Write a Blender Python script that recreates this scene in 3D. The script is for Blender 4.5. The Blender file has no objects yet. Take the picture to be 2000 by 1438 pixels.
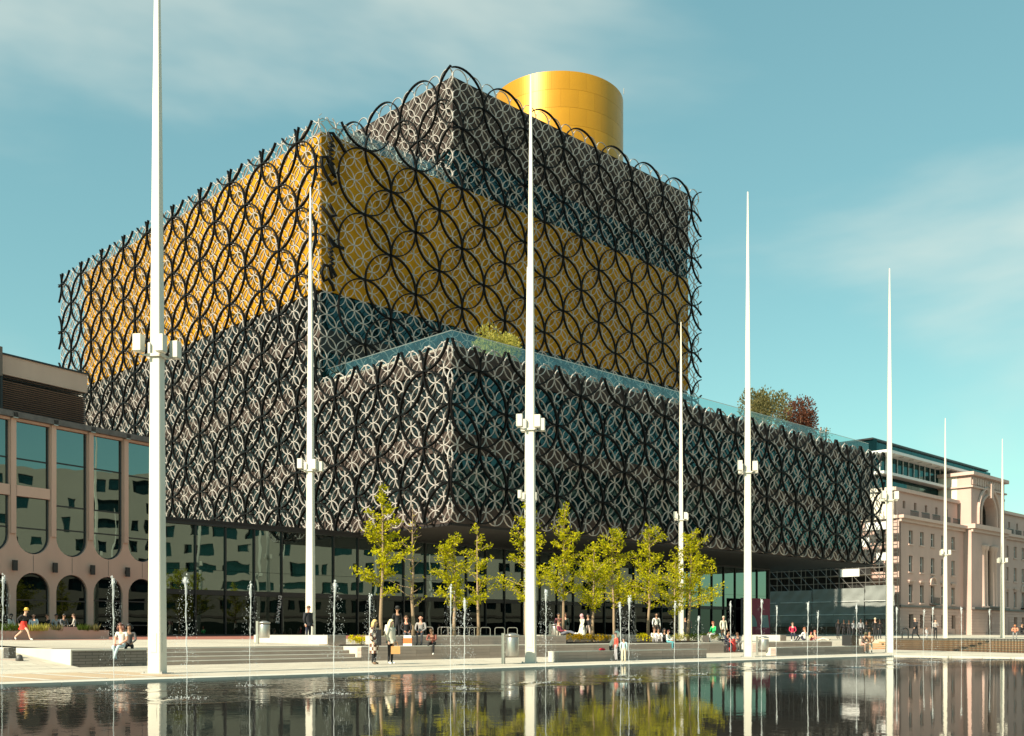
import bpy, bmesh, math, random
from mathutils import Vector, Matrix, Euler
R = random.Random(7)
rad = math.radians
sc = bpy.context.scene
COL = sc.collection

# ------------------------------------------------------------------ camera
F = 2037.0; HC = 1.13; HOR = 1238.0
cam_d = bpy.data.cameras.new('camera'); cam = bpy.data.objects.new('camera', cam_d); COL.objects.link(cam)
cam.location = (0, 0, HC); cam.rotation_euler = (rad(90), 0, 0)
cam_d.sensor_width = 36; cam_d.sensor_fit = 'HORIZONTAL'; cam_d.lens = 36 * F / 2000
cam_d.shift_y = (HOR - 719) / 2000; cam_d.clip_start = 0.1; cam_d.clip_end = 6000
sc.camera = cam
# ------------------------------------------------------------------ exposure, sun, sky
sc.view_settings.view_transform = 'Standard'; sc.view_settings.look = 'None'
sc.view_settings.exposure = 0.80; sc.view_settings.gamma = 1; sc.view_settings.use_curve_mapping = False
EL = rad(37); SH = Vector((-0.700, -0.714, 0)).normalized()
SUN = Vector((SH.x * math.cos(EL), SH.y * math.cos(EL), math.sin(EL)))
sl = bpy.data.lights.new('sun', 'SUN'); sl.energy = 5.0; sl.angle = rad(0.53); sl.color = (1.0, 0.90, 0.70)
so = bpy.data.objects.new('sun', sl); COL.objects.link(so)
so.rotation_euler = (-SUN).to_track_quat('-Z', 'Y').to_euler(); so.location = (-60, -60, 90)
w = bpy.data.worlds.new('World'); sc.world = w; w.use_nodes = True
nt = w.node_tree; N = nt.nodes; Lk = nt.links
N.clear()
def nd(t, x=None, **k):
    n = N.new(t)
    for a, b in k.items(): setattr(n, a, b)
    return n
out = nd('ShaderNodeOutputWorld'); bg = nd('ShaderNodeBackground'); bg.inputs[1].default_value = 0.099
sky = nd('ShaderNodeTexSky'); sky.sky_type = 'NISHITA'; sky.sun_disc = False
sky.sun_elevation = EL; sky.sun_rotation = math.atan2(SH.x, SH.y)
sky.air_density = 1.0; sky.dust_density = 0.5; sky.ozone_density = 1.0; sky.altitude = 100
tint = nd('ShaderNodeMixRGB', blend_type='MULTIPLY'); tint.inputs[0].default_value = 1; tint.inputs[2].default_value = (0.93, 1.28, 0.85, 1)
air = nd('ShaderNodeMixRGB'); air.inputs[0].default_value = 0.42; air.inputs[2].default_value = (1.42, 2.95, 3.5, 1)   # even thin veil over the whole sky
tc = nd('ShaderNodeTexCoord'); CLOUD = (4.56, 4.48, -4.43)
mp = nd('ShaderNodeMapping'); mp.inputs['Scale'].default_value = (1.0, 1.0, 2.4); mp.inputs['Location'].default_value = CLOUD; mp.inputs['Rotation'].default_value = (0, 0, rad(11))
cn = nd('ShaderNodeTexNoise'); cn.inputs['Scale'].default_value = 1.25; cn.inputs['Detail'].default_value = 6; cn.inputs['Roughness'].default_value = 0.5
cn.inputs['Distortion'].default_value = 0.35
cr = nd('ShaderNodeValToRGB'); cr.color_ramp.elements[0].position = 0.53; cr.color_ramp.elements[1].position = 0.74; cr.color_ramp.interpolation = 'EASE'
cr.color_ramp.elements[0].color = (0, 0, 0, 1); cr.color_ramp.elements[1].color = (0.72, 0.72, 0.72, 1)
cm = nd('ShaderNodeMixRGB'); cm.inputs[2].default_value = (5.2, 5.4, 4.7, 1)
Lk.new(tc.outputs['Generated'], mp.inputs[0]); Lk.new(mp.outputs[0], cn.inputs['Vector']); Lk.new(cn.outputs['Fac'], cr.inputs[0])
Lk.new(sky.outputs[0], tint.inputs[1]); Lk.new(tint.outputs[0], air.inputs[1]); Lk.new(air.outputs[0], cm.inputs[1]); Lk.new(cr.outputs[0], cm.inputs[0])
Lk.new(cm.outputs[0], bg.inputs[0]); Lk.new(bg.outputs[0], out.inputs[0])
cyc = sc.cycles
cyc.max_bounces = 7; cyc.diffuse_bounces = 1; cyc.glossy_bounces = 4; cyc.transparent_max_bounces = 12; cyc.caustics_reflective = False; cyc.caustics_refractive = False

# ------------------------------------------------------------------ frames: library axes u (along the long front) and v (back along the flank)
UX, UY = 0.7108, 0.7034
ORG = Vector((-4.46, 77.0, 0.0)); ANG = math.atan2(UY, UX)
MLIB = Matrix.Translation(ORG) @ Matrix.Rotation(ANG, 4, 'Z')
def W(u, v, z=0.0): return Vector((ORG.x + UX*u - UY*v, ORG.y + UY*u + UX*v, z))
def UV(x, y):
    dx, dy = x - ORG.x, y - ORG.y
    return dx*UX + dy*UY, -dx*UY + dy*UX
def at(px, d): return ((px - 1000) / F * d, d)          # point at distance d on the sight line of photo column px
V_STEP = -22.7
def gz(x, y):
    u, v = UV(x, y)
    full = 0.6 + 0.0117 * (min(v, 12) - V_STEP)
    if u < -36.9: return full if v > -14 else max(0.0, (v + 23.5) / 9.5 * 0.7018)
    if u > 16: return full if v > -14 else max(0.0, (v + 19.5) / 5.5 * 0.7018)
    return 0.0 if v < V_STEP + 0.01 else full
def atv(px, v):  # distance along the sight line of photo column px where it meets the line v = const
    a = (px-1000)/F
    return (v - ORG.x*UY + ORG.y*UX)/(UX - a*UY)

# ------------------------------------------------------------------ materials
MATS = {}
def mat(name, col, rough=0.6, metal=0.0, var=0.12, scale=3.0, bump=0.0, bscale=20.0, spec=0.5, streak=None, detail=5):
    m = bpy.data.materials.new(name); m.use_nodes = True; t = m.node_tree; b = t.nodes['Principled BSDF']
    b.inputs['Roughness'].default_value = rough; b.inputs['Metallic'].default_value = metal; b.inputs['Specular IOR Level'].default_value = spec
    c = t.nodes.new('ShaderNodeTexCoord'); n = t.nodes.new('ShaderNodeTexNoise'); n.inputs['Scale'].default_value = scale; n.inputs['Detail'].default_value = detail
    if streak:
        mpn = t.nodes.new('ShaderNodeMapping'); mpn.inputs['Scale'].default_value = streak
        t.links.new(c.outputs['Object'], mpn.inputs[0]); t.links.new(mpn.outputs[0], n.inputs['Vector'])
    else: t.links.new(c.outputs['Object'], n.inputs['Vector'])
    oi = t.nodes.new('ShaderNodeObjectInfo')
    add = t.nodes.new('ShaderNodeMath'); add.operation = 'MULTIPLY_ADD'; add.inputs[1].default_value = 0.5; 
    t.links.new(oi.outputs['Random'], add.inputs[0]); t.links.new(n.outputs['Fac'], add.inputs[2])
    r = t.nodes.new('ShaderNodeValToRGB'); e = r.color_ramp.elements
    e[0].position = 0.35; e[1].position = 1.15 if False else 1.0
    e[0].color = tuple(x*(1-var) for x in col) + (1,); e[1].color = tuple(min(1, x*(1+var)) for x in col) + (1,)
    t.links.new(add.outputs[0], r.inputs[0]); t.links.new(r.outputs[0], b.inputs['Base Color'])
    if bump:
        bn = t.nodes.new('ShaderNodeTexNoise'); bn.inputs['Scale'].default_value = bscale; bn.inputs['Detail'].default_value = 4
        bp = t.nodes.new('ShaderNodeBump'); bp.inputs['Strength'].default_value = bump; bp.inputs['Distance'].default_value = 0.05
        t.links.new(c.outputs['Object'], bn.inputs['Vector']); t.links.new(bn.outputs['Fac'], bp.inputs['Height']); t.links.new(bp.outputs[0], b.inputs['Normal'])
    MATS[name] = m
    return m
def glass_mat(name, tintc, base, fac, wob=0.25, wscale=0.35, rough=0.01):
    m = bpy.data.materials.new(name); m.use_nodes = True; t = m.node_tree; t.nodes.clear()
    o = t.nodes.new('ShaderNodeOutputMaterial'); g = t.nodes.new('ShaderNodeBsdfGlossy'); g.inputs['Color'].default_value = tintc + (1,); g.inputs['Roughness'].default_value = rough
    d = t.nodes.new('ShaderNodeBsdfDiffuse'); d.inputs['Color'].default_value = base + (1,)
    x = t.nodes.new('ShaderNodeMixShader'); lw = t.nodes.new('ShaderNodeLayerWeight'); lw.inputs['Blend'].default_value = 0.3
    ma = t.nodes.new('ShaderNodeMath'); ma.operation = 'MULTIPLY_ADD'; ma.inputs[1].default_value = 1.0; ma.inputs[2].default_value = fac; ma.use_clamp = True
    t.links.new(lw.outputs['Fresnel'], ma.inputs[0]); t.links.new(ma.outputs[0], x.inputs[0])
    c = t.nodes.new('ShaderNodeTexCoord'); oi = t.nodes.new('ShaderNodeObjectInfo')
    va = t.nodes.new('ShaderNodeVectorMath'); va.operation = 'MULTIPLY_ADD'; va.inputs[1].default_value = (40, 40, 40)
    t.links.new(oi.outputs['Random'], va.inputs[0]); t.links.new(c.outputs['Object'], va.inputs[2])
    n = t.nodes.new('ShaderNodeTexNoise'); n.inputs['Scale'].default_value = wscale; n.inputs['Detail'].default_value = 1.5
    t.links.new(va.outputs[0], n.inputs['Vector'])
    bp = t.nodes.new('ShaderNodeBump'); bp.inputs['Strength'].default_value = wob; bp.inputs['Distance'].default_value = 0.15
    t.links.new(n.outputs['Fac'], bp.inputs['Height']); t.links.new(bp.outputs[0], g.inputs['Normal'])
    t.links.new(d.outputs[0], x.inputs[1]); t.links.new(g.outputs[0], x.inputs[2]); t.links.new(x.outputs[0], o.inputs[0])
    MATS[name] = m; return m
def clear_mat(name, col, fac):
    m = bpy.data.materials.new(name); m.use_nodes = True; t = m.node_tree; t.nodes.clear()
    o = t.nodes.new('ShaderNodeOutputMaterial'); g = t.nodes.new('ShaderNodeBsdfGlossy'); g.inputs['Roughness'].default_value = 0.02; g.inputs['Color'].default_value = (0.8, 0.9, 0.9, 1)
    tr = t.nodes.new('ShaderNodeBsdfTransparent'); tr.inputs['Color'].default_value = col + (1,)
    x = t.nodes.new('ShaderNodeMixShader'); x.inputs[0].default_value = fac
    t.links.new(tr.outputs[0], x.inputs[1]); t.links.new(g.outputs[0], x.inputs[2]); t.links.new(x.outputs[0], o.inputs[0])
    MATS[name] = m; return m
def leaf_mat(name, col, trans=0.45, var=0.45):
    m = bpy.data.materials.new(name); m.use_nodes = True; t = m.node_tree; t.nodes.clear()
    o = t.nodes.new('ShaderNodeOutputMaterial'); d = t.nodes.new('ShaderNodeBsdfDiffuse'); tl = t.nodes.new('ShaderNodeBsdfTranslucent')
    x = t.nodes.new('ShaderNodeMixShader'); x.inputs[0].default_value = trans
    g = t.nodes.new('ShaderNodeNewGeometry'); r = t.nodes.new('ShaderNodeValToRGB'); e = r.color_ramp.elements
    e[0].color = tuple(c*(1-var) for c in col) + (1,); e[1].color = tuple(c*(1+var*0.6) for c in col) + (1,)
    e[0].color = (e[0].color[0]*0.8, e[0].color[1], e[0].color[2], 1)
    t.links.new(g.outputs['Random Per Island'], r.inputs[0])
    for s in (d, tl): t.links.new(r.outputs[0], s.inputs['Color'])
    t.links.new(d.outputs[0], x.inputs[1]); t.links.new(tl.outputs[0], x.inputs[2]); t.links.new(x.outputs[0], o.inputs[0])
    MATS[name] = m; return m
def pave_mat(name, c1, c2, mortar, bw, bh, msize=0.012, off=0.5, bump=0.3, rough=0.8, upright=False):
    m = bpy.data.materials.new(name); m.use_nodes = True; t = m.node_tree; b = t.nodes['Principled BSDF']; b.inputs['Roughness'].default_value = rough
    c = t.nodes.new('ShaderNodeTexCoord'); br = t.nodes.new('ShaderNodeTexBrick'); br.inputs['Scale'].default_value = 1.0
    br.inputs['Color1'].default_value = c1 + (1,); br.inputs['Color2'].default_value = c2 + (1,); br.inputs['Mortar'].default_value = mortar + (1,)
    br.inputs['Brick Width'].default_value = bw; br.inputs['Row Height'].default_value = bh; br.inputs['Mortar Size'].default_value = msize; br.offset = off
    n = t.nodes.new('ShaderNodeTexNoise'); n.inputs['Scale'].default_value = 0.6; n.inputs['Detail'].default_value = 8
    mx = t.nodes.new('ShaderNodeMixRGB'); mx.blend_type = 'MULTIPLY'; mx.inputs[0].default_value = 0.55
    rr = t.nodes.new('ShaderNodeValToRGB'); rr.color_ramp.elements[0].position = 0.3; rr.color_ramp.elements[1].position = 0.75; rr.color_ramp.elements[0].color = (0.55, 0.52, 0.5, 1)
    if upright:
        sp = t.nodes.new('ShaderNodeSeparateXYZ'); cb = t.nodes.new('ShaderNodeCombineXYZ'); t.links.new(c.outputs['Object'], sp.inputs[0]); t.links.new(sp.outputs['X'], cb.inputs['X']); t.links.new(sp.outputs['Z'], cb.inputs['Y']); t.links.new(cb.outputs[0], br.inputs['Vector'])
    else: t.links.new(c.outputs['Object'], br.inputs['Vector'])
    t.links.new(c.outputs['Object'], n.inputs['Vector'])
    n2 = t.nodes.new('ShaderNodeTexNoise'); n2.inputs['Scale'].default_value = 0.13; n2.inputs['Detail'].default_value = 3; t.links.new(c.outputs['Object'], n2.inputs['Vector'])
    av = t.nodes.new('ShaderNodeMath'); av.operation = 'MULTIPLY_ADD'; av.inputs[1].default_value = 0.6; t.links.new(n2.outputs['Fac'], av.inputs[0])
    hv = t.nodes.new('ShaderNodeMath'); hv.operation = 'MULTIPLY'; hv.inputs[1].default_value = 0.4; t.links.new(n.outputs['Fac'], hv.inputs[0]); t.links.new(hv.outputs[0], av.inputs[2]); t.links.new(av.outputs[0], rr.inputs[0])
    t.links.new(br.outputs['Color'], mx.inputs[1]); t.links.new(rr.outputs[0], mx.inputs[2]); t.links.new(mx.outputs[0], b.inputs['Base Color'])
    bp = t.nodes.new('ShaderNodeBump'); bp.inputs['Strength'].default_value = bump; bp.inputs['Distance'].default_value = 0.01; bp.invert = True
    t.links.new(br.outputs['Fac'], bp.inputs['Height']); t.links.new(bp.outputs[0], b.inputs['Normal'])
    MATS[name] = m; return m

mat('black_metal', (0.006, 0.0055, 0.0055), 0.5, 0.0, 0.2, 2, spec=0.12)
mat('silver_metal', (0.43, 0.395, 0.365), 0.45, 0.0, 0.12, 1.5, spec=0.25)
mat('gold', (0.48, 0.225, 0.008), 0.55, 0.0, 0.22, 0.25, streak=(0.3, 0.3, 0.15), bump=0.05, bscale=1.2, spec=0.12)
mat('gold_bright', (0.56, 0.255, 0.012), 0.34, 0.3, 0.08, 0.3)
mat('fascia', (0.068, 0.051, 0.045), 0.6, 0.0, 0.15, 0.6, streak=(1, 1, 0.15), spec=0.1)
mat('soffit', (0.012, 0.011, 0.011), 0.7, 0, 0.2, 1)
mat('dark_core', (0.015, 0.016, 0.018), 0.7, 0, 0.2, 1)
mat('frame_dark', (0.014, 0.015, 0.016), 0.45, 0, 0.1, 2)
glass_mat('teal_glass', (0.34, 0.66, 0.68), (0.004, 0.018, 0.022), 0.05, 0.05, 0.4)
glass_mat('flank_glass', (0.75, 0.78, 0.74), (0.010, 0.011, 0.011), 0.02, 0.08, 0.5)  # copy of the wall glass, the flank's reflections put into its neutral tint
glass_mat('front_glass', (0.72, 0.92, 0.88), (0.004, 0.007, 0.007), 0.19, 0.045, 0.40)
glass_mat('dark_glass', (0.6, 0.72, 0.7), (0.003, 0.004, 0.004), 0.03, 0.03, 0.4)
clear_mat('rail_glass', (0.80, 0.90, 0.89), 0.11)
mat('concrete', (0.58, 0.39, 0.31), 0.85, 0, 0.10, 0.8, streak=(1, 1, 0.25), bump=0.1)
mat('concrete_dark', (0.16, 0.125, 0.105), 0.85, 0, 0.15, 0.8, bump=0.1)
mat('louvre', (0.06, 0.055, 0.05), 0.5, 0, 0.1, 1)
mat('lead', (0.10, 0.09, 0.085), 0.6, 0, 0.5, 2.5)
mat('mast_white', (0.66, 0.62, 0.53), 0.45, 0, 0.03, 0.8)
mat('mast_grey', (0.40, 0.38, 0.35), 0.5, 0, 0.03, 0.8)
mat('stone', (0.54, 0.365, 0.315), 0.85, 0, 0.10, 0.5, streak=(1, 1, 0.5), bump=0.08)
mat('stone_trim', (0.58, 0.41, 0.35), 0.85, 0, 0.08, 1.2)
mat('stone_sunlit', (0.66, 0.60, 0.50), 0.85, 0, 0.08, 0.6)  # sunlit copy of the stone, sunlight put into the colour
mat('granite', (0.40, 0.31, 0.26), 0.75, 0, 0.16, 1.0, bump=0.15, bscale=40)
mat('granite_tread_sunlit', (0.54, 0.50, 0.43), 0.75, 0, 0.08, 1.0)  # pale tread stone, also granite's sunlit copy on left-facing ends
mat('slat_white', (0.68, 0.68, 0.66), 0.6, 0, 0.05, 1)
mat('steel', (0.42, 0.40, 0.37), 0.32, 0.8, 0.1, 4, streak=(1, 1, 0.1))
mat('tarp', (0.23, 0.245, 0.235), 0.85, 0, 0.10, 0.7, bump=0.5, bscale=0.8)
mat('scaffold', (0.22, 0.205, 0.19), 0.4, 0.6, 0.2, 3)
mat('board', (0.42, 0.37, 0.30), 0.8, 0, 0.2, 3)
mat('magenta', (0.26, 0.004, 0.05), 0.6, 0, 0.1, 1)
mat('teal_print', (0.16, 0.26, 0.28), 0.6, 0, 0.05, 1)
mat('navy_print', (0.012, 0.012, 0.03), 0.6, 0, 0.05, 1)
mat('white_print', (0.75, 0.75, 0.74), 0.5, 0, 0.03, 1)
mat('brick_step', (0.46, 0.25, 0.13), 0.85, 0, 0.2, 3)
mat('tan_step', (0.54, 0.44, 0.28), 0.85, 0, 0.1, 2)
mat('bark', (0.30, 0.21, 0.13), 0.9, 0, 0.25, 6, streak=(1, 1, 0.2), bump=0.4)
mat('soil', (0.05, 0.035, 0.025), 0.95, 0, 0.3, 6, bump=0.5)
def spray_mat():
    m = bpy.data.materials.new('foam'); m.use_nodes = True; t = m.node_tree; b = t.nodes['Principled BSDF']; b.inputs['Base Color'].default_value = (.85, .88, .87, 1); b.inputs['Roughness'].default_value = .15
    tr = t.nodes.new('ShaderNodeBsdfTransparent'); x = t.nodes.new('ShaderNodeMixShader'); x.inputs[0].default_value = .42
    o = t.nodes['Material Output']; t.links.new(tr.outputs[0], x.inputs[1]); t.links.new(b.outputs[0], x.inputs[2]); t.links.new(x.outputs[0], o.inputs[0]); MATS['foam'] = m
spray_mat()
leaf_mat('leaf_yellow', (0.55, 0.485, 0.015), 0.5)
leaf_mat('leaf_orange', (0.50, 0.30, 0.012))
leaf_mat('leaf_green', (0.10, 0.14, 0.025))
leaf_mat('leaf_bush', (0.50, 0.43, 0.10))
leaf_mat('leaf_red', (0.20, 0.08, 0.05))
leaf_mat('leaf_olive', (0.22, 0.19, 0.08))
leaf_mat('petal_yellow', (0.75, 0.58, 0.01), 0.3, 0.3)
pave_mat('paving', (0.64, 0.58, 0.47), (0.55, 0.49, 0.395), (0.30, 0.265, 0.215), 0.9, 0.6)
pave_mat('brick_paving', (0.54, 0.36, 0.23), (0.56, 0.44, 0.29), (0.42, 0.34, 0.24), 0.22, 0.11, 0.006)
pave_mat('red_paving', (0.36, 0.12, 0.09), (0.42, 0.17, 0.12), (0.25, 0.1, 0.08), 0.3, 0.15, 0.006)
mat('coping', (0.58, 0.54, 0.46), 0.7, 0, 0.08, 1.5)
pave_mat('brick_wall', (0.20, 0.175, 0.155), (0.24, 0.21, 0.185), (0.09, 0.08, 0.07), 0.45, 0.1, 0.010, upright=True)
mat('ground', (0.20, 0.18, 0.16), 0.9, 0, 0.2, 0.05)
mat('pool_bed', (0.05, 0.045, 0.042), 0.6, 0, 0.3, 0.7)
mat('office_wall', (0.31, 0.275, 0.225), 0.85, 0, 0.06, 0.3)

# water: thin dark sheet, gently rippled
def water_mat():
    m = bpy.data.materials.new('water'); m.use_nodes = True; t = m.node_tree; b = t.nodes['Principled BSDF']
    b.inputs['Base Color'].default_value = (0.030, 0.027, 0.024, 1); b.inputs['Roughness'].default_value = 0.025; b.inputs['IOR'].default_value = 1.33
    b.inputs['Specular IOR Level'].default_value = 0.5
    c = t.nodes.new('ShaderNodeTexCoord')
    n1 = t.nodes.new('ShaderNodeTexNoise'); n1.inputs['Scale'].default_value = 2.2; n1.inputs['Detail'].default_value = 3
    n2 = t.nodes.new('ShaderNodeTexNoise'); n2.inputs['Scale'].default_value = 9; n2.inputs['Detail'].default_value = 2
    # the jets stir the water on their own half of the pool: ripples grow from the quiet side (low y) to the jets (high y)
    sx = t.nodes.new('ShaderNodeSeparateXYZ'); mr = t.nodes.new('ShaderNodeMapRange')
    mr.inputs['From Min'].default_value = -43.5; mr.inputs['From Max'].default_value = -38.5; mr.inputs['To Min'].default_value = 0.14; mr.inputs['To Max'].default_value = 1.0
    t.links.new(c.outputs['Object'], sx.inputs[0]); t.links.new(sx.outputs['Y'], mr.inputs['Value'])
    a = t.nodes.new('ShaderNodeMath'); a.operation = 'MULTIPLY_ADD'; a.inputs[1].default_value = 0.35
    t.links.new(c.outputs['Object'], n1.inputs['Vector']); t.links.new(c.outputs['Object'], n2.inputs['Vector'])
    t.links.new(n2.outputs['Fac'], a.inputs[0]); t.links.new(n1.outputs['Fac'], a.inputs[2])
    bp = t.nodes.new('ShaderNodeBump'); bp.inputs['Distance'].default_value = 0.03
    ms = t.nodes.new('ShaderNodeMath'); ms.operation = 'MULTIPLY'; ms.inputs[1].default_value = 0.30
    t.links.new(mr.outputs[0], ms.inputs[0]); t.links.new(ms.outputs[0], bp.inputs['Strength'])
    t.links.new(a.outputs[0], bp.inputs['Height']); t.links.new(bp.outputs[0], b.inputs['Normal'])
    MATS['water'] = m
water_mat()

# ------------------------------------------------------------------ mesh helpers
class MB:
    def __init__(s): s.v = []; s.f = []; s.m = []
    def box(s, x0, x1, y0, y1, z0, z1, mi=0):
        i = len(s.v); s.v += [(x0,y0,z0),(x1,y0,z0),(x1,y1,z0),(x0,y1,z0),(x0,y0,z1),(x1,y0,z1),(x1,y1,z1),(x0,y1,z1)]
        s.f += [(i,i+3,i+2,i+1),(i+4,i+5,i+6,i+7),(i,i+1,i+5,i+4),(i+1,i+2,i+6,i+5),(i+2,i+3,i+7,i+6),(i+3,i,i+4,i+7)]; s.m += [mi]*6; return s
    def poly(s, pts, mi=0):
        i = len(s.v); s.v += [tuple(p) for p in pts]; s.f.append(tuple(range(i, i+len(pts)))); s.m.append(mi); return s
    def tube(s, pts, rs, n=6, mi=0, cap=True, closed=False):
        pts = [Vector(p) for p in pts]; k = len(pts)
        if not hasattr(rs, '__len__'): rs = [rs]*k
        i0 = len(s.v); prev = None
        for j, p in enumerate(pts):
            t = (pts[(j+1) % k] - pts[j-1]) if closed else (pts[min(j+1, k-1)] - pts[max(j-1, 0)])
            if t.length < 1e-9: t = Vector((0,0,1))
            t.normalize()
            if prev is None:
                a = t.cross(Vector((0,0,1)))
                if a.length < 1e-3: a = t.cross(Vector((0,1,0)))
            else: a = prev - t*prev.dot(t)
            a.normalize(); prev = a; b = t.cross(a)
            for q in range(n):
                g = 2*math.pi*q/n; o = (a*math.cos(g) + b*math.sin(g))*rs[j]; s.v.append(tuple(p + o))
        for j in range(k if closed else k-1):
            j2 = (j+1) % k
            for q in range(n):
                q2 = (q+1) % n; s.f.append((i0+j*n+q, i0+j*n+q2, i0+j2*n+q2, i0+j2*n+q)); s.m.append(mi)
        if cap and not closed:
            s.f.append(tuple(i0+q for q in reversed(range(n)))); s.f.append(tuple(i0+(k-1)*n+q for q in range(n))); s.m += [mi, mi]
        return s
    def ribbon(s, pts, t, dp, closed, mi=0):
        # flat bar bent on edge: thin across the ring, deep along the wall's normal (local y)
        i0 = len(s.v); k = len(pts)
        for x, y, z in pts:
            L = math.hypot(x, z); ux, uz = x/L*t/2, z/L*t/2
            s.v += [(x-ux, -dp/2, z-uz), (x+ux, -dp/2, z+uz), (x+ux, dp/2, z+uz), (x-ux, dp/2, z-uz)]
        for j in range(k if closed else k-1):
            a, b = i0+4*j, i0+4*((j+1) % k)
            for q in range(4): q2 = (q+1) % 4; s.f.append((a+q, b+q, b+q2, a+q2)); s.m.append(mi)
        if not closed: s.f += [(i0, i0+1, i0+2, i0+3), (i0+4*k-1, i0+4*k-2, i0+4*k-3, i0+4*k-4)]; s.m += [mi, mi]
        return s
    def lathe(s, prof, n=16, mi=0, c=(0,0,0), cap=True):
        i0 = len(s.v)
        for r, z in prof:
            for q in range(n):
                g = 2*math.pi*q/n; s.v.append((c[0]+r*math.cos(g), c[1]+r*math.sin(g), c[2]+z))
        for j in range(len(prof)-1):
            for q in range(n):
                q2 = (q+1) % n; s.f.append((i0+j*n+q, i0+j*n+q2, i0+(j+1)*n+q2, i0+(j+1)*n+q)); s.m.append(mi)
        if cap:
            s.f.append(tuple(i0+q for q in reversed(range(n)))); s.f.append(tuple(i0+(len(prof)-1)*n+q for q in range(n))); s.m += [mi, mi]
        return s
    def ball(s, c, r, n=6, k=4, mi=0, sz=1.0):
        prof = [(max(0.02, math.sin(math.pi*j/k))*r, -math.cos(math.pi*j/k)*r*sz) for j in range(k+1)]
        return s.lathe(prof, n, mi, c)
    def octa(s, c, r, mi=0):
        i = len(s.v); x, y, z = c; s.v += [(x+r,y,z),(x-r,y,z),(x,y+r,z),(x,y-r,z),(x,y,z+r*1.5),(x,y,z-r*1.5)]
        for a, b in ((0,2),(2,1),(1,3),(3,0)): s.f += [(i+a,i+b,i+4),(i+b,i+a,i+5)]; s.m += [mi, mi]
        return s
    def mesh(s, name, mats, smooth=False):
        me = bpy.data.meshes.new(name); me.from_pydata(s.v, [], s.f)
        for m in mats: me.materials.append(MATS[m])
        if len(mats) > 1: me.polygons.foreach_set('material_index', s.m)
        if smooth: me.polygons.foreach_set('use_smooth', [True]*len(me.polygons))
        me.update(); return me
    def build(s, name, mats, parent=None, smooth=False, M=None):
        if isinstance(mats, str): mats = [mats]
        return link(name, s.mesh(name, mats, smooth), parent, M)
def link(name, me, parent=None, M=None):
    o = bpy.data.objects.new(name, me); COL.objects.link(o)
    if parent is not None: o.parent = parent
    if M is not None:
        if parent is None: o.matrix_world = M
        else: o.matrix_basis = M
    return o
def thing(name, label, cat, loc=(0,0,0), rz=0.0, group=None, M=None):
    o = bpy.data.objects.new(name, None); COL.objects.link(o); o.empty_display_size = 0.2
    if M is not None: o.matrix_world = M
    else: o.location = loc; o.rotation_euler = (0, 0, rz)
    return tag(o, label, cat, group)
def tag(o, label, cat, group=None, kind=None):
    if label: o['label'] = label
    if cat: o['category'] = cat
    if group: o['group'] = group
    if kind: o['kind'] = kind
    return o
def struct(o): o['kind'] = 'structure'; return o
def boxmesh(name, sx, sy, sz, m):
    return MB().box(-sx/2, sx/2, -sy/2, sy/2, 0, sz).mesh(name, [m])
def T(x, y, z): return Matrix.Translation((x, y, z))
RZ90 = Matrix.Rotation(rad(90), 4, 'Z')
# ================================================================== GROUND
def sheet(name, m, u0, u1, v0, v1, z00, z01=None, kind=True):
    """a sheet in library axes; z00 at v0, z01 at v1"""
    z01 = z00 if z01 is None else z01
    o = MB().poly([(u0,v0,z00),(u1,v0,z00),(u1,v1,z01),(u0,v1,z01)]).build(name, m, None, M=MLIB)
    return struct(o) if kind else o
def slab(name, m, u0, u1, v0, v1, z0, z1):
    return struct(MB().box(u0,u1,v0,v1,z0,z1).build(name, m, None, M=MLIB))
def gzv(v): return 0.6 + 0.0117*(v - V_STEP)
sheet('ground', 'ground', -2500, 2500, -2500, 2500, -0.35)
sheet('pool_water', 'water', -110, 1.2, -55.5, -33.3, -0.05)
slab('paving', 'paving', -110, 60, -32.36, -22.7, -0.30, 0.0)
slab('paving', 'paving', 2.16, 60, -110, -32.40, -0.30, 0.0)
slab('paving', 'paving', -110, 2.16, -110, -55.8, -0.30, 0.0)
# pool coping: single stones with open joints
coping = struct(thing('pool_coping', None, None, M=MLIB))
me = boxmesh('coping_stone', 1.485, 0.90, 0.32, 'coping'); k = 0
for i in range(64):
    u = 2.1 - 0.74 - i*1.5
    link('coping_stone', me, coping, T(u, -32.85, -0.315 + R.uniform(-.002, .002)))
for i in range(15):
    link('coping_stone', me, coping, T(1.65, -34.06 - i*1.5, -0.315) @ RZ90)
# left: brick field with pale stone bands running back from the pool
sheet('brick_paving', 'brick_paving', -75, -37.4, -32.0, -27.3, 0.004)
for i in range(9):
    u = -38.6 - i*1.35
    sheet('paving_band', 'coping', u, u+0.24, -32.0, -27.3, 0.008)
# upper plaza
sheet('plaza', 'paving', -36.9, 16.0, -21.05, 12.0, gzv(-21.05), gzv(12))
sheet('plaza', 'paving', -110, -36.9, -23.5, -14.0, 0.003, gzv(-14)); sheet('plaza', 'paving', -110, -36.9, -14.0, 12.0, gzv(-14), gzv(12))
slab('side_wall', 'granite_tread_sunlit', -36.93, -36.88, -20.99, -14.0, 0.0, 0.615)  # sunny side of the plaza edge, sunlight painted in as a paler stone
sheet('plaza', 'paving', 16.0, 120, -19.5, -14.0, 0.005, gzv(-14)); sheet('plaza', 'paving', 16, 120, -14.0, 12.0, gzv(-14), gzv(12))
sheet('plaza', 'paving', -110, 260, 12.0, 140, gzv(12))
sheet('red_paving', 'red_paving', -60, -1, -4.5, 11.4, gzv(-4.5)+.004, gzv(11.4)+.004)
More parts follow.
